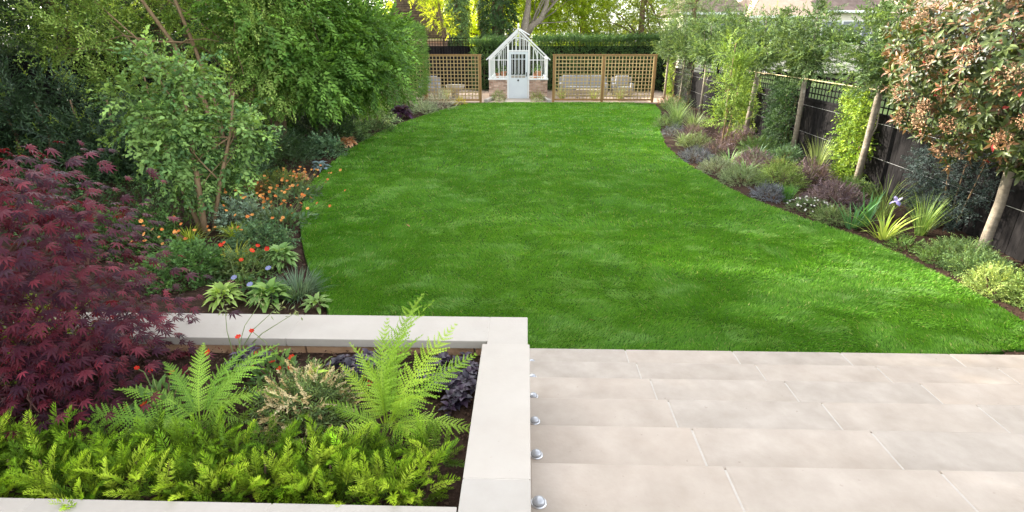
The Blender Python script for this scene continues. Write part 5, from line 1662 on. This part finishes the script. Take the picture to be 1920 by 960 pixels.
# door surround and door
for sx in (-1, 1):
    boxo('door_post', (sx * 0.47 - 0.032, -0.03, 0.0), (sx * 0.47 + 0.032, 0.06, roofz(0.47) - 0.04), 'white', gh, 0.003)
boxo('door_head', (-0.437, -0.03, 2.07), (0.437, 0.06, 2.13), 'white', gh, 0.003)
for i in range(1, 5):
    x = -0.437 + 0.1748 * i
    boxo('glazing_bar', (x - 0.012, 0.006, 2.132), (x + 0.012, 0.034, roofz(x) - 0.04), 'white', gh)
for i in range(5):
    x, x2 = -0.437 + 0.1748 * i, -0.437 + 0.1748 * (i + 1)
    MB().quad((x + 0.013, 0.022, 2.132), (x2 - 0.013, 0.022, 2.132), (x2 - 0.013, 0.022, roofz(x2) - 0.05), (x + 0.013, 0.022, roofz(x) - 0.05)).obj('pane', 'glass', gh)
# curved tie inside the gable
arc = [(math.cos(t) * 0.86, 0.12, 1.62 + math.sin(t) * 1.02) for t in np.linspace(0.05, math.pi - 0.05, 17)]
MB().tube(arc, 0.022, 6).obj('arched_tie', 'white', gh)
door = obj('door', MB().box((-0.43, -0.012, 0.03), (0.43, 0.028, 0.95)).box((-0.43, -0.012, 0.95), (-0.32, 0.028, 2.06)).box((0.32, -0.012, 0.95), (0.43, 0.028, 2.06)).box((-0.32, -0.012, 1.96), (0.32, 0.028, 2.06)).mesh('door', 'dove', 0.003), gh)
for i in range(1, 4):
    x = -0.32 + 0.16 * i
    boxo('door_bar', (x - 0.012, 0.0, 0.952), (x + 0.012, 0.02, 1.958), 'dove', door)
boxo('door_bar', (-0.32, -0.003, 1.74), (0.32, 0.022, 1.77), 'dove', door)
boxo('door_bar', (-0.32, -0.003, 1.06), (0.32, 0.022, 1.085), 'dove', door)
for i in range(4):
    MB().quad((-0.306 + 0.16 * i, 0.012, 0.955), (-0.174 + 0.16 * i, 0.012, 0.955), (-0.174 + 0.16 * i, 0.012, 1.955), (-0.306 + 0.16 * i, 0.012, 1.955)).obj('pane', 'glass', door)
boxo('door_panel', (-0.31, -0.02, 0.14), (0.31, -0.013, 0.78), 'dove', door, 0.002)
MB().tube([(0, -0.014, 0.85), (0, -0.045, 0.85)], [0.045, 0.04], 12).obj('knocker', 'iron', door)
MB().box((0.35, -0.05, 1.02), (0.39, -0.014, 1.2)).obj('handle', 'iron', door, 0.004)
boxo('floor', (-HW + 0.12, 0.1, 0.02), (HW - 0.12, GL - 0.1, 0.05), 'patio', gh)
# staging and pots inside
def table(name, label, loc, L, Wd, h, mat, cat):
    r = thing(name, label, cat, loc)
    for i in range(int(Wd / 0.09)):
        boxo('slat', (-L / 2, -Wd / 2 + i * 0.09, h - 0.025), (L / 2, -Wd / 2 + i * 0.09 + 0.08, h), mat, r, 0.002)
    for sx in (-1, 1):
        for sy in (-1, 1):
            boxo('leg', (sx * (L / 2 - 0.06) - 0.025, sy * (Wd / 2 - 0.06) - 0.025, 0), (sx * (L / 2 - 0.06) + 0.025, sy * (Wd / 2 - 0.06) + 0.025, h - 0.027), mat, r)
    return r


table('potting_bench', 'white slatted potting bench on the left inside the greenhouse', (GX - 0.8, GY + 0.75, 0.05), 0.75, 1.1, 0.88, 'white', 'bench')
table('potting_bench', 'brown slatted potting bench on the right inside the greenhouse', (GX + 0.85, GY + 1.2, 0.05), 0.7, 1.8, 0.84, 'teak', 'bench')
for i, (x, y, s, z, lab) in enumerate(((-0.95, 0.6, 1.0, .93, 'terracotta pot on the white bench in the greenhouse'), (-0.7, 0.95, 1.3, .93, 'larger terracotta pot at the back of the white bench'), (0.8, 0.75, 1.2, .89, 'terracotta pot nearest the door on the brown bench'), (0.95, 1.5, 1.4, .89, 'terracotta pot at the back of the brown bench'))):
    p = thing('plant_pot', lab, 'pot', (GX + x, GY + y, z), 0, 'terracotta pots in the greenhouse')
    MB().tube([(0, 0, 0), (0, 0, 0.16 * s), (0, 0, 0.162 * s), (0, 0, 0.2 * s)], [0.07 * s, 0.1 * s, 0.115 * s, 0.115 * s], 14).obj('pot', 'terracotta', p, smooth=False)
    V, T, K = stamp(LEAF, rng.normal(0, 0.07 * s, (60, 3)) + [0, 0, 0.3 * s], rnd_dirs(60), rnd_dirs(60), 0.09, cols(60, G1, (0.1, 0.16, 0.05)))
    stuff(obj('foliage', tri_mesh('foliage', V, T, 'leaf', K), p))
tag(boxo('door_step', (GX - 0.55, 24.36, 0.029), (GX + 0.55, 25.86, 0.062), 'stone', None, 0.006), 'pale stone path slab leading to the greenhouse door', 'path slab')
grp = 'pale raised kerbs flanking the greenhouse path'
tag(MB().bar((GX - 1.38, 24.45, 0.09), (GX - 1.18, 25.8, 0.09), 0.16, 0.12).obj('kerb_stone', 'cap', None, 0.006), 'white kerb stone left of the greenhouse door bed', 'kerb', grp)
tag(MB().bar((GX + 1.38, 24.45, 0.09), (GX + 1.18, 25.8, 0.09), 0.16, 0.12).obj('kerb_stone', 'cap', None, 0.006), 'white kerb stone right of the greenhouse door bed', 'kerb', grp)
shrub('rosemary_shrub', 'soft green mound left of the greenhouse door step', 'shrub', GX - 0.86, 25.25, 0.3, 0.45, SPRAY_FINE, 0.16, 150, (0.08, 0.13, 0.05), (0.2, 0.26, 0.1))
shrub('rosemary_shrub', 'soft yellow green mound right of the greenhouse door step', 'shrub', GX + 0.86, 25.2, 0.32, 0.45, SPRAY_FINE, 0.16, 150, (0.12, 0.17, 0.04), (0.28, 0.32, 0.1))
shrub('silver_plant', 'small silvery plant at the lawn edge left of the path slab', 'plant', GX - 0.8, 24.72, 0.24, 0.18, SPRAY_FINE, 0.1, 80, (0.2, 0.24, 0.16), (0.4, 0.42, 0.32))
shrub('silver_plant', 'small silvery plant at the lawn edge right of the path slab', 'plant', GX + 0.85, 24.72, 0.3, 0.16, SPRAY_FINE, 0.1, 90, (0.2, 0.24, 0.16), (0.38, 0.4, 0.3))


# garden furniture behind the right trellis
def sofa(label, loc, L, n):
    r = thing('garden_sofa', label, 'sofa', loc, 0, 'garden seats behind the right trellis')
    boxo('base', (-L / 2, -0.38, 0.12), (L / 2, 0.42, 0.3), 'teak', r, 0.01)
    for sx in (-1, 1):
        for sy in (-0.32, 0.36):
            boxo('leg', (sx * (L / 2 - 0.08) - 0.03, sy - 0.03, 0), (sx * (L / 2 - 0.08) + 0.03, sy + 0.03, 0.118), 'teak', r)
        boxo('arm', (sx * L / 2 - (0.0 if sx < 0 else 0.14), -0.38, 0.302), (sx * L / 2 + (0.14 if sx < 0 else 0), 0.3, 0.6), 'fabric', r, 0.02)
    boxo('back', (-L / 2, 0.302, 0.302), (L / 2, 0.42, 0.86), 'fabric', r, 0.02)
    w = (L - 0.3) / n
    for i in range(n):
        boxo('seat_cushion', (-L / 2 + 0.15 + i * w + 0.008, -0.38, 0.303), (-L / 2 + 0.15 + (i + 1) * w - 0.008, 0.28, 0.46), 'fabric', r, 0.03, 2)
        boxo('back_cushion', (-L / 2 + 0.15 + i * w + 0.012, 0.1, 0.463), (-L / 2 + 0.15 + (i + 1) * w - 0.012, 0.3, 0.93), 'fabric', r, 0.04, 2)


sofa('long pale grey cushioned garden sofa seen through the right trellis', (2.75, 27.6, 0.028), 2.3, 3)
sofa('single pale grey garden armchair right of the sofa behind the trellis', (4.6, 27.4, 0.028), 0.95, 1)
table('coffee_table', 'low weathered wooden table in front of the garden sofa', (2.9, 26.3, 0.028), 1.2, 0.6, 0.4, 'teak', 'table')
sofa('pale grey garden armchair seen through the left trellis', (-4.6, 27.0, 0.028), 0.95, 1)
r = thing('fire_bowl', 'pale round bowl on a stand behind the left trellis', 'bowl', (-3.3, 26.2, 0.028))
MB().tube([(0, 0, 0.0), (0, 0, 0.3), (0, 0, 0.32), (0, 0, 0.45), (0, 0, 0.6)], [0.2, 0.14, 0.2, 0.4, 0.46], 20).obj('bowl', 'cap', r, smooth=True)
boxo('stand', (-0.22, -0.22, -0.0), (0.22, 0.22, 0.04), 'cap', r)
for x, y, lab in ((1.6, 25.6, 'wispy plant with yellow stems behind the left panel of the right trellis'), (3.0, 25.3, 'wispy plant behind the middle post of the right trellis'), (4.2, 25.4, 'pale wispy plant behind the right panel of the right trellis'), (-3.6, 25.2, 'wispy twiggy plant behind the left trellis')):
    blades('meadow_grass', lab, 'ornamental grass', x, y, 0.75, 130, (0.14, 0.17, 0.05), (0.36, 0.36, 0.16), 0.016, 0.5, 0.4, group='wispy plants behind the trellis screens', z=0.02)

# back boundary
bf = thing('back_fence', 'black stained back fence with lattice top behind the greenhouse', 'fence', (-11, 31.2, 0))
bmb = MB().box((-0.073, -0.011, 0), (0.073, 0.011, 2.2)).mesh('board', 'black', 0.003)
for i in range(126):
    obj('board', bmb, bf, (0.075 + 0.15 * i, random.uniform(-0.003, 0.003), 0))
boxo('rail', (0, -0.03, 2.202), (18.9, 0.03, 2.25), 'black', bf)
boxo('rail', (0, -0.03, 2.62), (18.9, 0.03, 2.665), 'black', bf)
boxo('lath', (0, 0.001, 2.34), (18.9, 0.011, 2.365), 'black', bf)
boxo('lath', (0, 0.001, 2.48), (18.9, 0.011, 2.505), 'black', bf)
lv = MB().box((-0.0125, -0.01, 0), (0.0125, 0.0, 0.366)).mesh('lath', 'black')
for i in range(126):
    obj('lath', lv, bf, (0.075 + 0.15 * i, 0, 2.252))
lf = thing('side_fence', 'dark board fence along the far left boundary', 'fence', (-12.3, 4, 0))
bm2 = MB().box((-0.011, -0.073, 0), (0.011, 0.073, 2.15)).mesh('board', 'black', 0.003)
for i in range(180):
    obj('board', bm2, lf, (random.uniform(-0.003, 0.003), 0.075 + 0.15 * i, 0))
boxo('rail', (-0.03, 0, 2.152), (0.03, 27, 2.2), 'black', lf)


def hedge_block(name, label, x0, x1, y0, y1, z0, z1, n, c1, c2, size=0.26, tpl=None, mat='leaf'):
    c = ((x0 + x1) / 2, (y0 + y1) / 2, 0)
    root = thing(name, label, 'hedge', c)
    hx, hy = (x1 - x0) / 2, (y1 - y0) / 2
    q = rng.uniform(-1, 1, (n, 3))
    f = rng.random(n)
    q[:, 1] = np.where(f < 0.65, -1 + 0.25 * rng.random(n), q[:, 1])
    q[:, 2] = np.where(f > 0.72, 1 - 0.1 * rng.random(n), q[:, 2])
    P = q * np.array([hx, hy, (z1 - z0) / 2]) + np.array([0, 0, (z0 + z1) / 2]) + rng.normal(0, 0.05, (n, 3))
    P[:, 2] += 0.2 * (vnoise(P[:, 0] + 30, P[:, 1] + 30, 0.8, 55) - 0.5) * (q[:, 2] > 0.6)
    V, T, K = stamp(tpl or SPRAY, P, nrm(q * [0.2, 0.6, 0.5] + rnd_dirs(n) * 0.6 + [0, -0.2, 0.3]), rnd_dirs(n) * 0.5 + [0, -0.5, 0.8], size * (0.7 + 0.6 * rng.random(n)), cols(n, c1, c2))
    stuff(obj('foliage', tri_mesh('foliage', V, T, mat, K), root))
    for i in range(4):
        x = -hx + hx * 2 * (i + 0.5) / 4
        MB().tube([(x, 0, -0.05), (x, 0, z1 * 0.7)], [0.04, 0.02], 6).obj('stem', 'bark_brown', root)
    return root


hedge_block('boundary_hedge', 'dark green hedge along the back fence right of the greenhouse', 0.4, 7.2, 30.2, 31.0, 0.1, 2.62, 5200, (0.022, 0.055, 0.016), (0.07, 0.13, 0.035))
hedge_block('boundary_hedge', 'dark ivy hedge along the back fence just left of the greenhouse', -2.9, -1.2, 30.3, 31.0, 0.1, 2.5, 1500, (0.02, 0.05, 0.016), (0.06, 0.11, 0.03))

# tiled outbuilding
ob = thing('outbuilding', 'garden outbuilding with weathered brown clay tile roof beyond the back fence', 'building', (-6.4, 34, 0))
boxo('wall', (-2.0, 0.15, 0), (1.55, 3.5, 2.55), 'brick', ob)
boxo('fascia', (-2.2, -0.03, 2.5), (1.85, 0.02, 2.62), 'cane', ob)
th = math.atan2(2.4, 2.0)
rf = obj('roof', MB().quad((-2.2, 0, 2.64), (1.8, 0, 2.64), (0.7, 2.0, 5.04), (-1.4, 2.0, 5.04)).quad((1.8, 0, 2.64), (1.8, 3.6, 2.64), (0.7, 2.0, 5.04)).mesh('roof', 'roof_brown'), ob)
tl = MB().box((-0.085, 0, -0.011), (0.085, 0.22, 0.011)).mesh('tile', 'rooftile', 0.003)
rows = 18
for j in range(rows):
    t = j / rows
    xl, xr = -2.2 + 0.8 * t, 1.8 - 1.1 * t
    k = int((xr - xl) / 0.18)
    for i in range(k):
        o = obj('tile', tl, rf, (xl + 0.09 + i * 0.18 + (0.09 if j % 2 else 0) * 0.9, 2.0 * t - 0.012, 2.66 + 2.4 * t + 0.004))
        o.rotation_euler = (th - 0.1, 0, 0)

# ivy-clad trunks, limb tree, sunlit canopy
def ivy_trunk(label, x, y, r, h, n, c1, c2):
    root = thing('ivy_clad_tree', label, 'tree', (x, y, 0), 0, 'ivy clad trunks beyond the back fence')
    MB().tube([(0, 0, -0.1), (0, 0, h * 0.5), (0.1, 0, h)], [r * 0.5, r * 0.4, r * 0.3], 10).obj('trunk', 'bark_brown', root, smooth=True)
    a = rng.random(n) * 6.283
    z = rng.random(n) * h
    rr = r * (0.75 + 0.5 * vnoise(a * 2 + 10, z * 1.3, 1.0, 66)) * rng.uniform(0.75, 1.05, n)
    o = np.stack([np.cos(a), np.sin(a), 0 * a], 1)
    P = o * rr[:, None] + np.stack([0 * z, 0 * z, z], 1)
    V, T, K = stamp(SPRAY_DROOP, P, nrm(o + rng.normal(0, 0.4, (n, 3)) + [0, 0, -0.5]), nrm(o * 0.7 + [0, 0, 0.7] + rng.normal(0, 0.3, (n, 3))), 0.34 * (0.7 + 0.6 * rng.random(n)), cols(n, c1, c2))
    stuff(obj('ivy', tri_mesh('ivy', V, T, 'leaf_gloss', K), root))


ivy_trunk('narrower ivy covered trunk left of the greenhouse, lighter green', -4.2, 36, 0.52, 9, 2600, (0.07, 0.13, 0.045), (0.17, 0.26, 0.09))
ivy_trunk('broad dark ivy covered trunk directly behind the greenhouse', -1.8, 36.5, 0.9, 9, 3900, (0.018, 0.045, 0.014), (0.055, 0.105, 0.025))
SY1, SY2 = (0.18, 0.24, 0.015), (0.38, 0.42, 0.05)  # overexposed backlit yellow put into the leaf colours
tree('spreading_tree', 'broad tree with bare forked limbs rising behind the greenhouse', 'tree', (-0.2, 36.2, 0),
     [([(0, 0, -0.2), (0, 0, 2.2), (0.02, 0, 3.1), (0.25, 0, 4.4), (0.3, 0, 6.5)], [0.36, 0.32, 0.27, 0.18, 0.12]),
      ([(0.02, 0.0, 2.6), (0.5, 0, 3.35), (1.05, 0, 3.75), (1.35, 0, 4.5), (1.55, 0, 6.2)], [0.24, 0.2, 0.18, 0.14, 0.09]),
      ([(0.9, 0.0, 3.6), (1.8, 0.1, 4.6), (3.2, 0.2, 6.0)], [0.1, 0.07, 0.03])],
     [(1.8, 1.8, 5.0, 3.6, 1.2, 1.9, 170), (0.5, 0.5, 7.4, 4.0, 2.5, 1.5, 120)], 0.7, 20, SPRAY, 0.5, (0.1, 0.16, 0.012), (0.26, 0.32, 0.03), 'leaf_sun', 'bark_grey', 10, limb_r=0.05)
grp = 'sunlit trees beyond the back fence'
bigtree('canopy_tree', 'bright yellow green sunlit tree between the two ivy trunks', (-3.4, 42, 0), 9.5, 3.0, 0.8, 130, 20, SY1, SY2, 'leaf_sun', 0.55, -0.15, group=grp)
bigtree('canopy_tree', 'bright yellow sunlit tree around the tiled outbuilding roof', (-8.2, 38.5, 0), 9.0, 2.6, 0.8, 120, 20, SY1, SY2, 'leaf_sun', 0.5, -0.1, group=grp)
bigtree('canopy_tree', 'yellow sunlit tree seen through the gap left of the greenhouse roof', (-2.4, 47, 0), 11, 4.2, 0.9, 170, 20, SY1, SY2, 'leaf_sun', 0.6, -0.15, group=grp)
bigtree('canopy_tree', 'sunlit green tree to the right of the forked limbs', (3.8, 41, 0), 10, 3.4, 1.0, 170, 20, (0.07, 0.12, 0.012), (0.2, 0.25, 0.03), 'leaf_sun', 0.55, -0.15, group=grp)
bigtree('canopy_tree', 'olive toned tree above the right end of the back hedge', (7.2, 37.5, 0), 8.5, 2.6, 1.0, 130, 20, (0.08, 0.11, 0.03), (0.19, 0.22, 0.07), 'leaf_sun', 0.5, -0.1, group=grp)
bigtree('canopy_tree', 'feathery grey green tree near the left end of the white houses', (8.4, 30, 0), 7.0, 1.9, 1.8, 130, 18, (0.05, 0.09, 0.03), (0.13, 0.19, 0.07), 'leaf', 0.36, 0.2, SPRAY_NARROW, 0.15, 0.6, group=grp)
tree('canopy_tree', 'sunlit yellow branches hanging in front of the tiled roof', 'tree', (-4.75, 33.2, 0), [([(0, 0.3, -0.2), (0.05, 0.2, 2.0), (-0.1, 0.1, 3.6), (-0.3, 0, 5.5), (-0.4, 0, 8)], [0.09, 0.08, 0.07, 0.05, 0.02])],
     [(-0.35, 0, 3.9, 0.75, 0.4, 0.75, 22), (-0.9, 0, 5.2, 1.6, 0.5, 0.9, 40), (0.35, 0.2, 3.4, 0.3, 0.3, 0.8, 8)], 0.3, 12, SPRAY, 0.3, SY1, SY2, 'leaf_sun', 'bark_brown', 6, grp, limb_r=0.03)
# wood beyond the left boundary
n = 9000
x = rng.uniform(-40, -13.5, n)
y = rng.uniform(28, 36, n)
z = rng.random(n) ** 0.8 * (8 + 5 * vnoise(x + 90, y, 4.0, 78))
V, T, K = stamp(SPRAY, np.stack([x, y, z], 1), rnd_dirs(n), rnd_dirs(n) * 0.6 + [0, -0.3, 0.8], 1.1, cols(n, (0.018, 0.04, 0.014), (0.05, 0.09, 0.03)))
stuff(obj('woodland', tri_mesh('woodland', V, T, 'leaf', K)))
# distant belt of trees
n = 14000
x = rng.uniform(-60, 66, n)
y = rng.uniform(62, 74, n)
z = rng.random(n) ** 0.8 * (9 + 8 * vnoise(x + 90, y, 5.0, 77))
V, T, K = stamp(SPRAY, np.stack([x, y, z], 1), rnd_dirs(n), rnd_dirs(n) * 0.6 + [0, -0.3, 0.8], 1.7, cols(n, (0.1, 0.14, 0.02), (0.24, 0.27, 0.04)))
stuff(obj('distant_trees', tri_mesh('distant_trees', V, T, 'leaf', K)))


# houses beyond the right fence
def house(label, x0, x1, y, eav, rid, roof, nwin, hip=2.5, wz=(2.3, 4.0)):
    cx_ = (x0 + x1) / 2
    h = thing('house', label, 'house', (cx_, y, 0), 0, 'houses beyond the right fence')
    hw = (x1 - x0) / 2
    boxo('wall', (-hw, 0, 0), (hw, 8, eav), 'render', h)
    e = 0.45
    r = MB()
    a, b_, c, d = (-hw - e, -e, eav), (hw + e, -e, eav), (hw + e, 8 + e, eav), (-hw - e, 8 + e, eav)
    p, q = (-hw + hip, 4, rid), (hw - hip, 4, rid)
    r.quad(a, b_, q, p).quad(c, d, p, q).quad(d, a, p).quad(b_, c, q).quad(a, d, c, b_)
    r.obj('roof', roof, h)
    boxo('gutter', (-hw - e, -e - 0.1, eav - 0.16), (hw + e, -e - 0.003, eav + 0.03), 'white', h)
    for i in range(nwin):
        wx = -hw + (2 * hw) * (i + 0.5) / nwin
        w = boxo('window', (wx - 0.8, -0.07, wz[0]), (wx + 0.8, -0.003, wz[1]), 'white', h)
        boxo('pane', (-0.72, -0.045, -0.77), (-0.03, -0.036, 0.77), 'glass_dark', w)
        boxo('pane', (0.03, -0.045, -0.77), (0.72, -0.036, 0.77), 'glass_dark', w)
    boxo('chimney', (-0.5, 3.4, rid - 1.2), (0.5, 4.6, rid + 1.4), 'brick', h)


M['glass_dark'] = surf('window_glass', (0.10, 0.12, 0.14), (0.16, 0.18, 0.2), 1, 0.08, 0.6)
house('left cream house with brown roof behind the pleached trees', 12.8, 17.4, 49, 4.62, 8.2, 'roof_brown', 2)
house('middle cream house with pale pinkish roof behind the pleached trees', 17.9, 23.0, 47.5, 4.3, 7.9, 'roof_pink', 3)
house('grey roofed cream house partly hidden by the pleached trees', 23.6, 28.4, 48, 4.7, 8.2, 'roof_brown', 3)
house('right cream house with pinkish roof beside the reddish tree', 29.0, 37.0, 46, 4.5, 8.0, 'roof_pink', 4)
